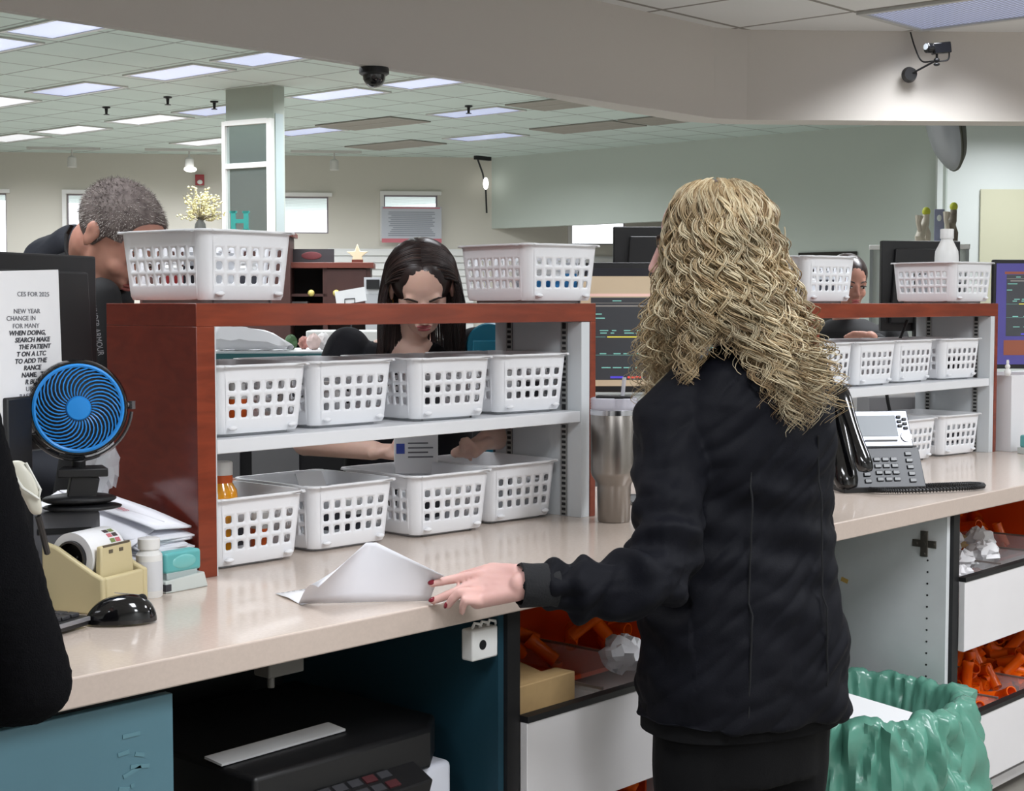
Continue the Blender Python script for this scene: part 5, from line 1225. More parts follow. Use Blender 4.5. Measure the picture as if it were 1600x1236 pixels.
for s_ in (-1, 1):
    b = MB(); b.ell(tuple(B2(s_*.095, .055, .045)), (.05, .13, .045), rot=(0, 0, A2-pi/2)); attach(b, 'shoe', gloss_blk, r2)
# straight parted hair
rh = random.Random(8); HB = MB(); verts, faces, mis = HB.v, HB.f, HB.mi
def hp(x, y, z): return HM2 @ (Vector((x, y, z))*H2S)
for i in range(1500):
    sd = rh.choice((-1, 1)); t0 = rh.uniform(-.95, 1.0)       # start along the parting, from crown to brow
    y0 = .078*t0-.014; z0_ = .032+.083*math.sqrt(max(.02, 1-(t0*.92)**2)); lay = rh.uniform(.93, 1.05)
    back = (1-t0)/2; pts = []
    a_end = rh.uniform(1.35, 1.62)
    for k in range(12):
        f = k/11; a = f*a_end
        rx, rz = .088*lay, z0_+.0
        x = sd*rx*sin(a); z = .02+(z0_-.02)*cos(a)*lay; y = y0*(1-.30*f)-.030*f*(t0 > 0)*t0
        pts.append(hp(x, y, z))
    last = pts[-1]; L = rh.uniform(.13, .30) if t0 < .6 else rh.uniform(.10, .24)
    for k in range(1, 10):
        f = k/9; pts.append(last+Vector((0, 0, -L*f))+R2*(sd*.012*math.sin(f*2.6)+sd*.010*f)+F2*(.02*f*f-.01*f)+Vector((0, 0, 0)))
    strand(pts, rh.uniform(.0011, .0018), 1 if rh.random() < .16 else 0, 3)
for i in range(700):     # back of the head down to the shoulders
    a0 = rh.uniform(-pi*.95, -.05); pts = []
    L = rh.uniform(.22, .34)
    for k in range(16):
        f = k/15
        if f < .4: g = f/.4*1.45; pts.append(hp(.092*cos(a0)*sin(g), -.014+.108*sin(a0)*sin(g), .032+.086*cos(g)))
        else: q = pts[-1]; pts.append(q+Vector((0, 0, -L/9))+R2*(cos(a0)*.003)-F2*.001)
    strand(pts, .0015, 0, 3)
attach(HB, 'hair', [dkhair, dkhair2], r2, smooth=True, angle=180, label='long dark brown hair parted in the middle')
b = MB(); b.ell((0,0,0), (.0815, .1, .088), M=HM2 @ Matrix.Translation((0, -.020, .030)), nu=72, nv=56)
b.v = [tuple(p) if (HM2.inverted() @ Vector(p)).y < .058+.45*max(0, (HM2.inverted() @ Vector(p)).z-.045) else tuple(Vector(p)-(HM2.to_3x3() @ Vector((0, 1, 0)))*((HM2.inverted() @ Vector(p)).y-.058-.45*max(0, (HM2.inverted() @ Vector(p)).z-.045))) for p in b.v]
union('hair_underlayer', b, dkhair, r2, .0035, 8, .6)
b = MB(); b.lathe([(.011, -.0015), (.013, 0), (.011, .0015)], 16, HM2 @ Vector((.083, -.004, -.042)), M=Matrix.Rotation(pi/2, 4, 'X'), cap=False); attach(b, 'earring', mat('gold_metal', (205, 160, 80), .25, 1), r2, solid=.001)
t = thing('medicine_box', 'white medicine box with blue print held by the dark-haired woman', 'box', (2.615, 2.664, 1.094), R(-40)); 
MB().box(-.052, .052, -.012, .012, -.06, .045).build('box_body', paper_m, t, bevel=.001)
MB().box(-.048, -.028, -.0126, -.0122, -.012, .012).build('blue_print', mat('blue_print', (60, 80, 170), .5), t, smooth=False)
b = MB()
for k in range(4): b.box(-.02, .04-.012*(k % 2), -.0126, -.0122, -.022+.011*k, -.0185+.011*k)
b.build('text_lines', ink2, t, smooth=False)
b = MB(); ry_ = Matrix.Rotation(pi/2, 4, 'X')
t = thing('teal_scoop', 'round teal plastic scale pan standing beside the dark-haired woman', 'pan', (2.949, 2.733, 1.33), R(-45)); t.scale = (1.1,)*3
teal2 = mat('teal_blue_plastic', (22, 118, 146), .4)
b.lathe([(.002, -.006), (.052, -.006), (.055, .0), (.052, .008), (.002, .008)], 40, M=ry_); b.build('pan_disc', teal2, t)
MB().box(-.040, .036, -.014, -.006, -.06, .014).build('pan_pocket', mat('teal_blue_plastic_light', (34, 132, 160), .4), t, bevel=.003)
MB().box(-.008, .008, .0, .012, -.37, -.045).build('pan_stand', teal2, t, bevel=.002)

# ---- the grey-haired man leaning in at the near end
hc3 = Vector((1.976, 2.938, 1.583)); HM3 = frame(hc3, R(284), R(-42), R(-6)); S3 = 1.05
o3 = (2.058, 3.311, 1.247); O3 = Vector((o3[0], o3[1], 0)); r3 = thing('person', 'man with cropped grey hair in a dark jacket bending forward at the near end', 'person', tuple(O3))
A3 = R(290); F3 = Vector((cos(A3), sin(A3), 0)); R3 = Vector((sin(A3), -cos(A3), 0))
def B3(x, y, z): return O3+R3*x+F3*y+Vector((0, 0, z))
b = MB(); head_elems(b, HM3, S3, male=True)
nk = HM3 @ Vector((0, -.035, -.05)); nb = B3(.0, .10, 1.40)
cap_el(b, nk, .060, nb, .066)
B3M = Matrix((list(R3)+[0], list(F3)+[0], [0, 0, 1, 0], [0, 0, 0, 1])).transposed(); B3M.translation = O3
loft(b, [((0, -.05, .85), .16, .11, 2.4), ((0, 0, 1.05), .16, .11, 2.4), ((0, .04, 1.25), .17, .11, 2.4), ((0, .07, 1.37), .15, .08, 2.2)], M=B3M)
S3a, S3b = B3(-.19, .07, 1.36), B3(.19, .07, 1.36)
for s_, S_ in ((-1, S3a), (1, S3b)):
    E_2 = B3(s_*.26, .06, 1.08); W_2 = B3(s_*.16, .24, 1.02); cap_el(b, S_, .05, E_2, .042); cap_el(b, E_2, .04, W_2, .03)
    d_ = Vector((F3.x, F3.y, -.1)).normalized(); hand_elems(b, W_2, d_, Vector((0, 0, 1)), [tuple(W_2+d_*.17+R3*(-s_)*(.03-.02*i)) for i in range(4)], R3*(-s_), thumb=tuple(W_2+d_*.1+R3*(-s_)*.05))
    cap_el(b, B3(s_*.09, -.06, .86), .09, B3(s_*.10, .0, .47), .06); cap_el(b, B3(s_*.10, 0, .47), .058, B3(s_*.10, -.03, .09), .04); cap_el(b, B3(s_*.10, -.04, .045), .036, B3(s_*.105, .13, .03), .03)
union('body', b, skin_m, r3, .005, 3, .5)
face_parts(HM3, r3, S3, browm=brow_g, lips=mat('male_lip', (160, 92, 84), .5))
# cropped hair: a thin cap and short bristles
greyh = mat('grey_hair', (112, 102, 98), .8, c2=(74, 64, 62), nscale=60, bump=.6, bscale=220); greyl = mat('silver_hair', (176, 170, 164), .6)
b = MB(); b.ell((0,0,0), (.0815*S3, .0995*S3, .0855*S3), M=HM3 @ Matrix.Translation((0, -.016*S3, .030*S3)), nu=36, nv=26)
iv = HM3.inverted(); fd = HM3.to_3x3() @ Vector((0, 1, 0))
def hl(q): return .052+.35*max(0, q.z-.07) if q.z > .02 else .025-.5*(.02-q.z) if q.z > -.03 else .0-.6*(-.03-q.z)
def clear(p):
    q = iv @ Vector(p); e = q.y-hl(q); return tuple(p) if e < 0 else tuple(Vector(p)-fd*min(e, .09))
b.v = [clear(p) for p in b.v]; attach(b, 'hair', greyh, r3, label='closely cropped grey hair')
rh = random.Random(4); HB = MB()
for i in range(5200):
    th, ph = rh.uniform(0, 2*pi), math.asin(rh.uniform(-.45, 1)); dl = Vector((cos(ph)*cos(th), cos(ph)*sin(th), sin(ph)))
    q = Vector((dl.x*.0815, dl.y*.0995-.016, dl.z*.0855+.030))*S3
    if q.y > hl(q)-.002: continue
    if rh.random() < .55 and dl.z > .72: continue
    p = HM3 @ q; nn_ = (HM3.to_3x3() @ dl).normalized(); tn = nn_.cross(Vector((rh.uniform(-1, 1), rh.uniform(-1, 1), rh.uniform(-1, 1)))).normalized(); L = rh.uniform(.005, .010); lean = HM3.to_3x3() @ Vector((0, .5, -.6))
    tip = p+(nn_+lean*.7+tn*.3).normalized()*L; t2_ = nn_.cross(tn); base = len(HB.v)
    HB.v += [tuple(p+tn*.0007-nn_*.001), tuple(p-tn*.0004+t2_*.0006-nn_*.001), tuple(p-tn*.0004-t2_*.0006-nn_*.001), tuple(tip)]; HB.f += [(base, base+1, base+3), (base+1, base+2, base+3), (base+2, base, base+3)]; HB.mi += [rh.choice((0, 1, 0, 2 if q.y < .0 and q.z > .05 else 1))]*3
attach(HB, 'hair_stubble', [mat('stubble_grey', (128, 120, 114), .7), greyl, mat('stubble_dark', (70, 60, 56), .7)], r3, smooth=False)
jk3 = mat('charcoal_jacket', (32, 35, 44), .8, bump=.2, bscale=150); jk3b = mat('black_jacket_front', (16, 17, 20), .8)
b = MB()
loft(b, [((0, -.05, .78), .20, .15, 2.4), ((0, -.02, 1.0), .20, .15, 2.4), ((0, .03, 1.2), .21, .15, 2.4), ((0, .06, 1.34), .20, .13, 2.4), ((0, .07, 1.42), .14, .11, 2.2), ((0, .08, 1.455), .09, .08, 2)], n=36, M=B3M)
for s_, S_ in ((-1, S3a), (1, S3b)): cap_el(b, S_, .075, B3(s_*.26, .06, 1.08), .062); cap_el(b, B3(s_*.26, .06, 1.08), .06, B3(s_*.165, .23, 1.02), .045)
cap_el(b, Vector((2.024, 3.184, 1.572)), .055, Vector((2.048, 3.301, 1.515)), .09)
union('jacket', b, jk3, r3, .008, 4, .6, lambda p, n: noise3(p*9)*.010)
b = MB(); b.tube([(1.953, 3.086, 1.615), (1.944, 3.094, 1.592), (1.926, 3.066, 1.556), (1.915, 3.03, 1.523)], .010, 8, flat=.5); attach(b, 'collar', jk3b, r3)
b = MB()
for s_ in (-1, 1): cap_el(b, B3(s_*.09, -.03, .74), .11, B3(s_*.10, 0, .45), .085); cap_el(b, B3(s_*.10, 0, .45), .085, B3(s_*.10, -.03, .08), .078)
union('trousers', b, mat('dark_jeans', (34, 38, 50), .85), r3, .012, 3, .6)
for s_ in (-1, 1):
    b = MB(); b.ell(tuple(B3(s_*.105, .04, .05)), (.055, .145, .05), rot=(0, 0, A3-pi/2)); attach(b, 'shoe', gloss_blk, r3)
# hanging jacket front with lettering
c3 = Vector((1.865, 2.862, 1.351)); 
b = MB(); cap_el(b, Vector((1.91, 2.91, 1.452)), .045, Vector((1.892, 2.908, 1.212)), .06); cap_el(b, Vector((1.892, 2.908, 1.212)), .06, Vector((1.886, 2.955, 0.987)), .07); cap_el(b, Vector((1.977, 2.969, 1.446)), .05, Vector((2.01, 3.16, 1.475)), .09)
union('jacket_front', b, jk3b, r3, .008, 4, .6)
tm = text_mesh('jacket_lettering', 'UNDER ARMOUR', .020, mat('grey_letters', (150, 150, 154), .6), r3, (0, 0, 0), (0, 0, 0), 'LEFT', extrude=.0004)
az = R(59); rx = Vector((sin(az), -cos(az), 0)); up_ = Vector((0, 0, 1)); tocam = Vector((-cos(az), -sin(az), 0))
st = Vector((1.843, 2.848, 1.435)); en = Vector((1.848, 2.833, 1.33)); dx = (en-st).normalized(); nz = tocam; dy = nz.cross(dx).normalized()
Mx = Matrix((list(dx)+[0], list(dy)+[0], list(nz)+[0], [0, 0, 0, 1])).transposed(); Mx.translation = st-O3
tm.matrix_local = Mx; wid = max(v.co.x for v in tm.data.vertices); tm.data.transform(Matrix.Diagonal(((en-st).length/wid, .9, 1, 1)))

# ---- the person cut by the frame edge: black fuzzy sweater
O5 = Vector((0.749, 1.759, 1.279)); O5.z = 0; r5 = thing('person', 'person in a fuzzy black sweater cut off by the frame edge, elbow over the counter', 'person', tuple(O5))
A5 = R(85); F5 = Vector((cos(A5), sin(A5), 0)); R5 = Vector((sin(A5), -cos(A5), 0))
def B5(x, y, z): return O5+R5*x+F5*y+Vector((0, 0, z))
B5M = Matrix((list(R5)+[0], list(F5)+[0], [0, 0, 1, 0], [0, 0, 0, 1])).transposed(); B5M.translation = O5
HM5 = frame(B5(-.02, .05, 1.56), A5, R(-10)); fz = mat('fuzzy_black_knit', (10, 10, 13), .95, bump=.9, bscale=500, spec=.1)
S5 = Vector((0.893, 1.692, 1.318)); E5 = Vector((1.031, 1.748, 0.965)); W5 = B5(-.06, .30, .985)
b = MB(); head_elems(b, HM5); cap_el(b, HM5 @ Vector((0, -.03, -.06)), .05, B5(0, -.01, 1.34), .06)
loft(b, [((0, 0, .8), .15, .10, 2.4), ((0, 0, 1.0), .15, .10, 2.4), ((0, 0, 1.2), .14, .09, 2.4), ((0, 0, 1.31), .12, .07, 2.2)], M=B5M)
for S_, E_2, W_2, s_ in ((S5, E5, W5, 1), (B5(-.17, 0, 1.28), B5(-.24, .05, 1.0), B5(-.14, .27, .985), -1)):
    cap_el(b, S_, .036, E_2, .034); cap_el(b, E_2, .034, W_2, .026); d_ = Vector((F5.x, F5.y, -.05)).normalized()
    hand_elems(b, W_2, d_, Vector((0, 0, 1)), [tuple(W_2+d_*.165-R5*s_*(.03-.02*i)) for i in range(4)], R5*(-s_), thumb=tuple(W_2+d_*.1-R5*s_*.05))
for s_ in (-1, 1): cap_el(b, B5(s_*.085, 0, .84), .085, B5(s_*.09, .0, .47), .055); cap_el(b, B5(s_*.09, 0, .47), .054, B5(s_*.09, 0, .09), .036); cap_el(b, B5(s_*.09, -.02, .045), .035, B5(s_*.095, .13, .03), .028)
union('body', b, skin_b, r5, .0055, 3, .5); face_parts(HM5, r5)
b = MB()
loft(b, [((0, 0, .72), .19, .135, 2.4), ((0, 0, .9), .18, .13, 2.4), ((0, 0, 1.1), .175, .12, 2.3), ((0, 0, 1.24), .17, .115, 2.4), ((0, 0, 1.31), .15, .09, 2.2), ((0, -.01, 1.35), .08, .06, 2)], n=36, M=B5M)
cap_el(b, S5+Vector((0, 0, .0)), .062, S5.lerp(E5, .5), .060); cap_el(b, S5.lerp(E5, .5), .060, E5, .0565); cap_el(b, E5, .0565, W5, .045)
cap_el(b, B5(-.17, 0, 1.28), .065, B5(-.24, .05, 1.0), .058); cap_el(b, B5(-.24, .05, 1.0), .056, B5(-.14, .27, .985), .045)
union('sweater', b, fz, r5, .006, 5, .6, lambda p, n: noise3(p*11)*.005+noise3(p*140)*.0016, label='fuzzy black knit sweater')
b = MB(); b.ell((0,0,0), (.086, .105, .095), M=HM5 @ Matrix.Translation((0, -.025, .03)), nu=28, nv=18); cap_el(b, HM5 @ Vector((0, -.06, .0)), .075, HM5 @ Vector((0, -.075, -.13)), .06)
union('hair', b, dkhair, r5, .006, 3, .6)
b = MB()
loft(b, [((0, 0, .56), .15, .115, 2.3), ((0, 0, .75), .17, .12, 2.3)], M=B5M)
for s_ in (-1, 1): cap_el(b, B5(s_*.085, 0, .66), .098, B5(s_*.092, .01, .45), .078); cap_el(b, B5(s_*.092, .01, .45), .078, B5(s_*.094, 0, .10), .07)
union('trousers', b, blackcloth2, r5, .012, 3, .6)
for s_ in (-1, 1):
    b = MB(); b.ell(tuple(B5(s_*.095, .055, .045)), (.05, .13, .045), rot=(0, 0, A5-pi/2)); attach(b, 'shoe', gloss_blk, r5)

# ---- the man far behind the far unit
O4 = Vector((6.02, 3.463, 1.089)); O4.z = 0; r4 = thing('person', 'distant man in a black jacket half hidden behind the far shelf unit', 'person', tuple(O4))
A4 = R(215); F4 = Vector((cos(A4), sin(A4), 0)); R4 = Vector((sin(A4), -cos(A4), 0))
def B4(x, y, z): return O4+R4*x+F4*y+Vector((0, 0, z))
B4M = Matrix((list(R4)+[0], list(F4)+[0], [0, 0, 1, 0], [0, 0, 0, 1])).transposed(); B4M.translation = O4
HM4 = frame(Vector((5.958, 3.421, 1.528)), R(235), R(-15)); b = MB(); head_elems(b, HM4, 1.0, True); cap_el(b, HM4 @ Vector((0, -.03, -.06)), .055, B4(0, 0, 1.33), .06)
loft(b, [((0, 0, .8), .16, .11, 2.4), ((0, 0, 1.05), .17, .11, 2.4), ((0, 0, 1.29), .15, .09, 2.2)], M=B4M)
ha, hb_ = B4(.10, .26, 1.24), B4(-.12, .26, 1.20)
for S_, E_2, W_2, s_ in ((B4(.19, 0, 1.30), B4(.25, .08, 1.08), hb_+Vector((0, 0, 0)), 1), (B4(-.19, 0, 1.30), B4(-.25, .08, 1.08), Vector((5.831, 3.243, 1.296)), -1)):
    cap_el(b, S_, .05, E_2, .042); cap_el(b, E_2, .04, W_2, .03); d_ = (-R4*(-s_)*.8+F4*.3).normalized(); d_ = (R4*(-s_)+Vector((0, 0, -.5))).normalized() if s_ > 0 else (R4+Vector((0, 0, -.5))).normalized()
    n_ = F4; sd = d_.cross(n_); sd = sd if sd.z > 0 else -sd
    hand_elems(b, W_2, d_, n_, [tuple(W_2+d_*.155+sd*(.03-.02*i)) for i in range(4)], sd, thumb=tuple(W_2+d_*.09+sd*.05))
for s_ in (-1, 1): cap_el(b, B4(s_*.09, 0, .86), .09, B4(s_*.10, 0, .47), .06); cap_el(b, B4(s_*.10, 0, .47), .058, B4(s_*.10, -.03, .09), .04); cap_el(b, B4(s_*.10, -.04, .045), .036, B4(s_*.105, .13, .03), .03)
union('body', b, skin_m, r4, .007, 3, .5); face_parts(HM4, r4)
b = MB(); b.ell((0,0,0), (.084, .10, .086), M=HM4 @ Matrix.Translation((0, -.025, .036)), nu=24, nv=16); attach(b, 'hair', dkhair, r4)
b = MB(); loft(b, [((0, 0, .75), .2, .14, 2.4), ((0, 0, 1.0), .2, .14, 2.4), ((0, 0, 1.22), .2, .13, 2.4), ((0, 0, 1.32), .17, .11, 2.2), ((0, 0, 1.37), .08, .07, 2)], n=36, M=B4M)
for S_, E_2, W_2 in ((B4(.19, 0, 1.30), B4(.25, .08, 1.08), hb_), (B4(-.19, 0, 1.30), B4(-.25, .08, 1.08), Vector((5.842, 3.231, 1.302)))): cap_el(b, S_, .07, E_2, .06); cap_el(b, E_2, .058, E_2.lerp(W_2, .9), .045)
union('jacket', b, jk3b, r4, .01, 4, .6, lambda p, n: noise3(p*8)*.01)
for s_, q in ((-1, .085), (1, -.085)):
    b = MB(); p = B4(q, .14, 1.25); b.cbox(tuple(p), (.055, .006, .014), rz=A4-pi/2); attach(b, 'chest_print', mat('teal_grey_print', (110, 140, 140), .6), r4, smooth=False)
b = MB()
for s_ in (-1, 1): cap_el(b, B4(s_*.09, 0, .78), .11, B4(s_*.10, 0, .45), .085); cap_el(b, B4(s_*.10, 0, .45), .085, B4(s_*.10, -.03, .08), .078)
union('trousers', b, jk3b, r4, .014, 3, .6)
for s_ in (-1, 1):
    b = MB(); b.ell(tuple(B4(s_*.105, .04, .05)), (.055, .145, .05), rot=(0, 0, A4-pi/2)); attach(b, 'shoe', gloss_blk, r4)

# ------------------------------------------------------------------ the sales floor behind
def place(name, lab, cat, pt, rz=0, group=None): return thing(name, lab, cat, (pt[0], pt[1], 0), rz, group)
# mirrored column
mcol = (12.05*.757, 0)
cp0 = (8.998, 11.64, 1.44); cp1 = (9.098, 11.079, 1.44)
Lx = cp1[0]-cp0[0]; Ly = cp1[1]-cp0[1]; wcol = math.hypot(Lx, Ly); rzc = math.atan2(Ly, Lx)
sage2 = mat('column_paint', (176, 184, 174), .7)
cl = MB().box(0, wcol, 0, .15, 0, 3.40).build('column', sage2, loc=(cp0[0], cp0[1], 0), rot=(0, 0, rzc), smooth=False); structure(cl)
t = thing('column_mirror', 'tall mirror panels with white rails on the square column', 'mirror', (cp0[0], cp0[1], 0), rzc)
mir = mat('mirror_glass', (196, 208, 206), .08, .9)
MB().box(.02, wcol-.03, -.02, -.002, .6, 3.10).build('mirror_panel', mir, t, smooth=False)
MB().box(-.01, .03, -.05, .0, .6, 3.10).build('mirror_rail', white_p, t, smooth=False); MB().box(wcol-.045, wcol+.005, -.05, .0, .6, 3.10).build('mirror_rail', white_p, t, smooth=False)
for z in (2.67, 3.06): MB().box(.03, wcol-.045, -.05, -.02, z, z+.045).build('cross_bar', white_p, t, smooth=False)
MB().box(wcol, wcol+.006, .02, .13, .6, 3.15).build('edge_strip', mat('pale_grey_strip', (170, 184, 184), .4), t, smooth=False)
# teal letter, dried branches, brown hutch and the rest along the back
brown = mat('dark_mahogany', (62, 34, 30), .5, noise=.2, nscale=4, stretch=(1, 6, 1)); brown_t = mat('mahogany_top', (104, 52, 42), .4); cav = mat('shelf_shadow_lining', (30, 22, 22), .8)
p = (8.26, 11.187, 1.44); t = place('display_cabinet', 'tall dark display cabinet hidden mostly behind the top basket and grey-haired man', 'cabinet', p, R(-45))
MB().box(-.45, .85, 0, .45, 0, 2.02).build('cabinet_body', brown, t, bevel=.004); MB().box(-.48, .88, -.03, .48, 2.02, 2.06).build('cabinet_top', brown_t, t, bevel=.004)
q = (8.504, 10.821, 2.07)
t = thing('letter_ornament', 'teal capital letter H standing by the mirrored column', 'ornament', (q[0], q[1], 2.061), R(-48)); tl_ = mat('teal_letter', (30, 118, 110), .5)
b = MB(); b.box(-.075, -.035, -.02, .02, 0, .175); b.box(.035, .075, -.02, .02, 0, .175); b.box(-.035, .035, -.02, .02, .07, .105); b.box(-.085, -.025, -.02, .02, 0, .02); b.box(.025, .085, -.02, .02, 0, .02); b.box(-.085, -.025, -.02, .02, .155, .175); b.box(.025, .085, -.02, .02, .155, .175)
union_l = b.build('letter_h', tl_, t, smooth=False)
q = (8.244, 11.035, 2.067); t = thing('dried_flower_vase', 'spray of pale dried flowers in front of the far wall under the alarm', 'plant', (q[0], q[1], 2.061))
MB().lathe([(.03, 0), (.05, .02), (.045, .06), (.02, .1), (.025, .12)], 18).build('vase', mat('dark_vase', (60, 60, 55), .5), t)
rf = random.Random(2); b = MB(); f = MB()
for k in range(46):
    a, e = rf.uniform(0, 2*pi), rf.uniform(.15, 1.45); L = rf.uniform(.16, .34); tip = Vector((cos(a)*sin(e)*L*.75, sin(a)*sin(e)*L*.75, .10+cos(e)*L*.9)); b.tube([(0, 0, .08), tuple(tip*.55+Vector((0, 0, .05))), tuple(tip)], .0022, 4)
    for m in range(7): c = tip*rf.uniform(.65, 1.05); f.ell((c.x+rf.uniform(-.02, .02), c.y+rf.uniform(-.02, .02), c.z+rf.uniform(-.02, .02)), (.011, .011, .009), nu=6, nv=4)
b.build('stems', mat('dry_stem', (110, 100, 70), .8), t); f.build('dried_blossoms', mat('straw_blossom', (202, 194, 146), .8), t)
t = thing('fire_alarm', 'small red fire alarm box on the far wall above the dried flowers', 'fire alarm', (12.64, 16.95, 2.99), R(-41)); t.location = Vector(farp(-1.475, .065)+(2.99,)); t.rotation_euler.z = math.atan2(FD.y, FD.x)
MB().box(0, .115, -.03, .0, 0, .14).build('alarm_box', mat('alarm_red', (150, 28, 36), .4), t, bevel=.004); MB().ell((.06, -.035, .04), (.035, .015, .03)).build('strobe', white_p, t)
# notice on the window
t = thing('window_notice', 'large pale notice with pink bands hung below the narrow window', 'sign', (0, 0, 0), math.atan2(FD.y, FD.x)); t.location = Vector(farp(.965, .10)+(2.25,))
MB().box(0, .80, -.012, 0, 0, .48).build('board', mat('notice_grey', (186, 188, 196), .6), t, smooth=False); MB().box(0, .80, -.015, -.0125, 0, .055).build('pink_band', mat('pink_band', (196, 110, 120), .6), t, smooth=False); MB().box(.02, .78, -.015, -.0125, .455, .47).build('pink_rule', mat('pink_band', (196, 110, 120), .6), t, smooth=False)
b = MB(); rl = random.Random(6)
for k in range(13): w = rl.uniform(.5, .66); b.box(.40-w/2, .40+w/2, -.0145, -.0125, .09+.026*k, .099+.026*k)
b.build('text_lines', mat('grey_print', (120, 124, 134), .7), t, smooth=False)
# brown hutch
p = (9.168, 10.477, 1.44); t = place('hutch', 'dark mahogany hutch with a reddish top in front of the white slatwall', 'cabinet', p, R(-45))
b = MB(); b.box(-.45, .40, .38, .42, 0, 1.75); b.box(-.45, -.40, 0, .38, 0, 1.75); b.box(.36, .40, 0, .38, 0, 1.75); b.box(-.02, .02, 0, .38, 0, 1.75)
for z in (.1, .9, 1.28, 1.5): b.box(-.40, .36, .0, .38, z, z+.025)
b.build('carcass', brown, t, smooth=False); MB().box(-.48, .43, -.03, .45, 1.75, 1.80).build('hutch_top', brown_t, t, bevel=.004)
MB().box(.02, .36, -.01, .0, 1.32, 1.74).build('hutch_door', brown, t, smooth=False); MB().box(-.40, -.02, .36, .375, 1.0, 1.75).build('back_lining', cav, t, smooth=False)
for x in (-.12, .10): MB().ell((x, -.03, 1.53), (.03, .025, .03)).build('brass_knob', mat('pale_brass', (206, 190, 110), .4, .3), t)
for k in range(5):
    o = MB().box(-.38, -.16, .05, .3, 1.305+.031*k, 1.333+.031*k).build('shelf_book', mat('book_grey', (120, 116, 116), .6), loc=(p[0], p[1], 0), rot=(0, 0, R(-45)), smooth=False); tag(o, 'grey book lying in the stack on the hutch shelf', 'book', 'books stacked in the hutch')
q = Matrix.Rotation(R(-45), 4, 'Z') @ Vector((-.10, .2, 0))
t = thing('framed_sign', 'dark sign with a reddish emblem on top of the mahogany hutch', 'sign', (p[0]+q.x, p[1]+q.y, 1.80), R(-45))
MB().box(-.25, .17, -.02, .02, 0, .125).build('sign_board', mat('dark_sign', (52, 50, 54), .6), t, smooth=False); MB().ell((-.03, -.022, .065), (.09, .003, .035)).build('emblem', mat('maroon_emblem', (104, 48, 52), .6), t)
q = Matrix.Rotation(R(-45), 4, 'Z') @ Vector((.28, .15, 0)); t = thing('starfish_ornament', 'cream starfish standing at the end of the hutch top', 'ornament', (p[0]+q.x, p[1]+q.y, 1.87), R(-45))
b = MB(); pts = []
for k in range(10): a = pi/2+k*pi/5; r_ = .10 if k % 2 == 0 else .042; pts.append((r_*cos(a), r_*sin(a)))
b.prism(pts, -.012, .012, M=Matrix.Rotation(pi/2, 4, 'X')); b.build('star', mat('cream_shell', (214, 202, 170), .8), t, bevel=.005)
MB().box(-.05, .05, -.02, .02, -.069, -.04).build('star_foot', brown_t, t, smooth=False)
# tilted card in a wire stand
q = (7.43, 8.219, 1.481); t = thing('card_holder', 'tilted white card in a wire holder in front of the hutch', 'sign', (q[0], q[1], 1.40), R(-48))
MB().cbox((0, 0, .09), (.215, .004, .10), ry=-.17, rx=-.2).build('card', paper_m, t, smooth=False); b = MB(); b.tube([(-.04, -.01, .04), (-.04, -.012, .07), (.03, -.012, .075), (.03, -.01, .04)], .004, 6); b.tube([(0, .02, -.15), (0, .01, .05)], .006, 6); b.build('wire_stand', dk, t)
tag(MB().box(-.30, .30, -.2, .2, 0, 1.25).build('display_table', mat('display_white', (206, 206, 204), .5), loc=(q[0], q[1], 0), rot=(0, 0, R(-45)), bevel=.01), 'pale display stand holding the tilted white card', 'display stand')
# grey clothes hung next to the hutch
q = (9.037, 9.724, 1.44); t = place('bottle_display', 'row of pale packages and a dark frame beside the hutch', 'display', q, R(-45))
MB().box(-.06, .06, 0, .3, 0, 1.52).build('display_body', mat('display_grey', (170, 172, 176), .6), t, smooth=False); MB().box(-.05, .06, -.02, 0, 1.56, 1.64).build('dark_frame', blk, t, smooth=False); MB().box(-.07, .07, 0, .3, 1.52, 1.66).build('header', mat('display_grey2', (196, 198, 202), .6), t, smooth=False)
# customer counter with teal edge and things on it
q0 = (4.053, 5.36, 1.229); t = thing('customer_counter', 'white customer counter with a teal edge behind the near unit', 'counter', (q0[0], q0[1], 0), R(-44))
zc = 1.228
MB().box(-.4, .62, 0, .55, zc-.0, zc+.008).build('counter_top', mat('bright_laminate', (236, 238, 240), .3), t, smooth=False); MB().box(-.41, .63, -.008, .56, zc-.03, zc-.0005).build('teal_edge', mat('teal_edge_band', (58, 118, 124), .4), t, smooth=False)
MB().box(-.36, .58, .06, .5, 0, zc-.03).build('counter_body', mat('counter_grey', (120, 122, 122), .6), t, smooth=False)
q = (4.268, 5.347, 1.236); t = thing('paper_bag', 'white pharmacy paper bag lying on the customer counter', 'bag', (q[0], q[1], zc+.009), R(-50))
b = MB(); rb = random.Random(12); rows = []
for i in range(9):
    x = -.16+.04*i; hgt = (.10, .10, .095, .10, .09, .085, .075, .05, .02)[i]; rows.append([(x+rb.uniform(-.004, .004), y, z+rb.uniform(0, .008)) for y, z in ((-.08, 0), (-.085, hgt*.45), (-.05, hgt), (.05, hgt*.95), (.08, hgt*.4), (.08, 0))])
b.sheet(rows); b.add([rows[0][k] for k in range(6)], [(0, 1, 2, 3, 4, 5)]); b.build('bag_body', mat('white_bag_paper', (222, 222, 226), .7), t, solid=.001, angle=20)
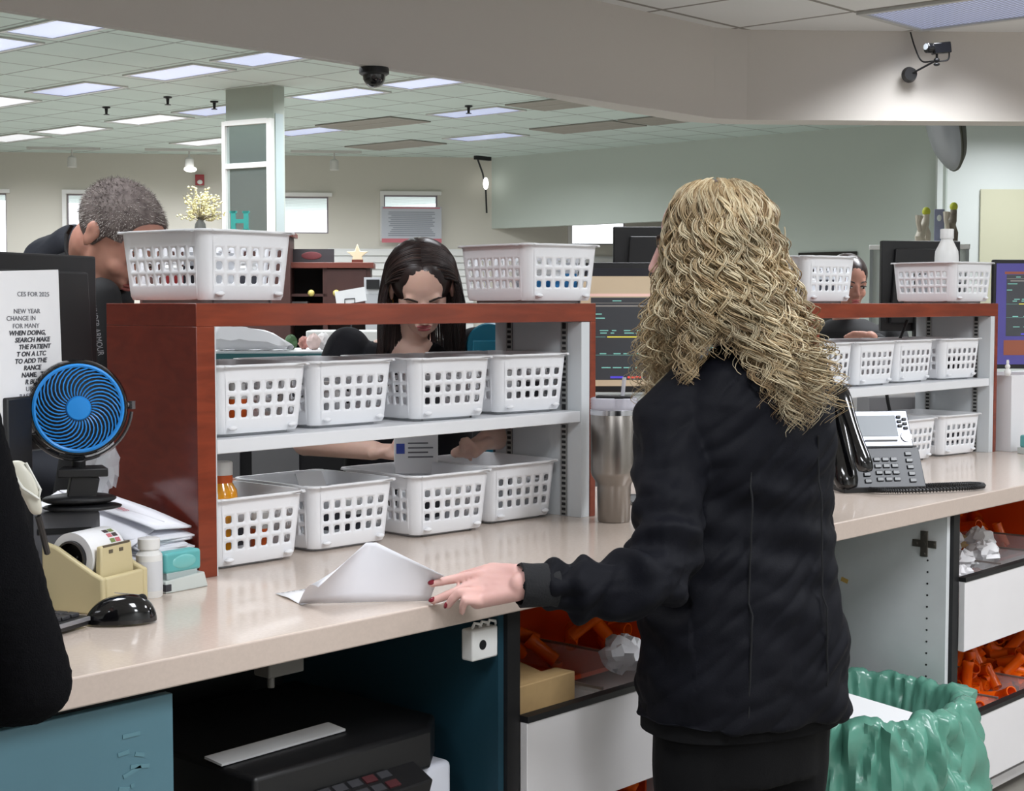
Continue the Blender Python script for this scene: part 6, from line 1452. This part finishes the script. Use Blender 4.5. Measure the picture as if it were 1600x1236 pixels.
for i, (px_, c_, r_, lab) in enumerate((((4.476, 5.343, 1.254), (70, 104, 66), .030, 'small green potted sprig on the customer counter'), ((4.546, 5.339, 1.252), (200, 140, 130), .026, 'small pink flower ball on the customer counter'), ((4.509, 5.231, 1.255), (232, 206, 200), .032, 'pale pink flower ball on the customer counter'), ((4.572, 5.236, 1.254), (238, 236, 236), .034, 'white flower ball on the customer counter'))):
    o = crumple('flower_ornament', (px_[0], px_[1], zc+.008+r_*1.1), (r_, r_, r_*1.15), mat('flower_%d' % i, c_, .7), 40+i, lab, 'ornament', None, .2)
# dark back work station under it, seen through the lower gap
q = (3.2, 3.902, 1.1)
t = place('work_cabinet', 'grey and black work cabinet seen through the lower gap of the near unit', 'cabinet', q, R(-46))
MB().box(-.5, .9, .05, .4, 0, 1.04).build('cabinet_body', mat('near_black_laminate', (24, 24, 27), .6), t, smooth=False)
MB().box(-.30, -.12, .03, .05, .2, 1.02).build('cabinet_door', mat('mid_grey_laminate', (120, 120, 122), .5), t, smooth=False); MB().box(-.08, .07, .03, .05, .2, 1.02).build('cabinet_door', mat('mid_grey_laminate', (120, 120, 122), .5), t, smooth=False)
# far right: white cabinet with ornaments, convex mirror, pale panel
q = (8.834, 4.587, 1.731); t = place('display_cabinet', 'pale cabinet with rounded rails carrying two figurines behind the black monitor', 'cabinet', q, R(-62))
zt = 1.80
MB().box(-.29, .29, 0, .4, 0, zt-.03).build('cabinet_body', mat('pale_sage_panel', (186, 194, 190), .5), t, smooth=False); MB().box(-.30, .30, -.02, .42, zt-.03, zt).build('cabinet_top', white_p, t, bevel=.004)
for x in (-.295, .275): MB().box(x, x+.02, -.02, .0, .4, zt-.03).build('rail', mat('grey_rail', (140, 146, 146), .4, .3), t, smooth=False)
bark = mat('driftwood', (150, 142, 128), .8, c2=(84, 74, 64), nscale=12); lime = mat('lime_tip', (190, 196, 60), .6); crm = mat('cream_ceramic', (190, 182, 166), .5)
def figurine(pt, k, lab, h):
    t = thing('driftwood_figurine', lab, 'ornament', (pt[0], pt[1], zt+.001))
    b = MB(); b.tube([(-.03, 0, .0), (-.05, 0, h*.2), (-.02, 0, h*.38), (.02, 0, h*.6), (.03, 0, h*.85)], [.035, .03, .028, .024, .02], 10); b.tube([(.045, .0, .0), (.05, 0, h*.3), (.02, 0, h*.5)], [.02, .022, .018], 8); b.build('trunk', bark if k else crm, t)
    b = MB(); b.tube([(-.04, .0, h*.3), (-.07, 0, h*.6), (-.06, 0, h*.78)], [.014, .016, .026], 8); b.build('branch', crm, t)
    MB().ell((.03, 0, h*.93), (.028, .024, .028)).build('lime_ball', lime, t)
figurine((8.81, 4.546, 1.823), 0, 'cream twisted figurine with a yellow-green tip on the pale cabinet', .215)
figurine((9.11, 4.514, 1.831), 1, 'taller driftwood figurine with a yellow-green tip on the pale cabinet', .26)
q = (9.059, 4.57, 1.831); t = thing('picture_frame', 'narrow violet-grey frame between the two driftwood figurines', 'picture frame', (q[0], q[1], zt+.001), R(-64))
MB().box(-.03, .03, -.01, .01, .0, .225).build('frame', mat('violet_grey', (128, 132, 156), .5), t, bevel=.003); MB().ell((0, -.012, .17), (.014, .003, .02)).build('medallion', mat('pale_plastic', (206, 212, 208), .4), t)
cm_ = (9.909, 4.97, 2.646); t = thing('convex_mirror', 'round convex security mirror with a dark back, seen edge-on under the soffit', 'mirror', cm_, 0)
n_ = Vector((cos(R(133)), sin(R(133)), -.25)).normalized(); q_ = n_.to_track_quat('Z', 'Y').to_matrix().to_4x4()
MB().lathe([(.315, 0), (.30, .02), (.24, .055), (.14, .08), (.002, .09)], 40, M=q_, cap=False).build('mirror_face', mat('dull_mirror', (130, 134, 138), .35, .5), t)
MB().lathe([(.002, -.10), (.16, -.09), (.27, -.05), (.318, -.01), (.32, .0), (.31, .006)], 40, M=q_, cap=False).build('mirror_back', mat('mirror_back_olive', (58, 60, 48), .6), t)
MB().cyl((0, 0, 0), tuple(Vector((.22, .0, .93))), .015, 8).build('bracket', dk, t)
q = Vector((15.66, 7.86, 0)); dq = Vector((.707, -.707, 0)); a_ = q+dq*.38+Vector((-.707, -.707, 0))*.075
t = thing('wall_panel', 'pale cream board on the angled wall past the driftwood figurines', 'panel', (a_.x, a_.y, 1.3), R(-45)); MB().box(0, 1.5, -.02, 0, 0, 1.36).build('board', mat('cream_board', (200, 198, 172), .6), t, smooth=False)
# dark doorway behind the distant man
b = MB().box(0, .02, 0, .75, 0, 2.02).build('door_1', mat('dark_doorway', (38, 36, 30), .8), loc=(15.575, 8.85, 0), smooth=False); structure(b)
# cables behind the far unit
t = thing('monitor_cable', 'black cable hanging behind the baskets of the far unit', 'cable', (0, 0, 0)); bpy.data.objects.remove(t)
b = MB(); b.tube(catmull([Vector((4.887, 2.577, 1.383)), Vector((4.86, 2.599, 1.296)), Vector((4.784, 2.597, 1.167)), Vector((4.789, 2.582, 1.058))], 8), .006, 8); tag(b.build('monitor_cable', blk), 'black cable hanging behind the baskets of the far unit', 'cable')
t = place('white_workbench', 'white backboard behind the lower shelf of the far unit', 'panel', (5.209, 2.788, 1.049), R(-45)); MB().box(-.35, .25, 0, .03, 0, 1.26).build('board', white_p, t, smooth=False)
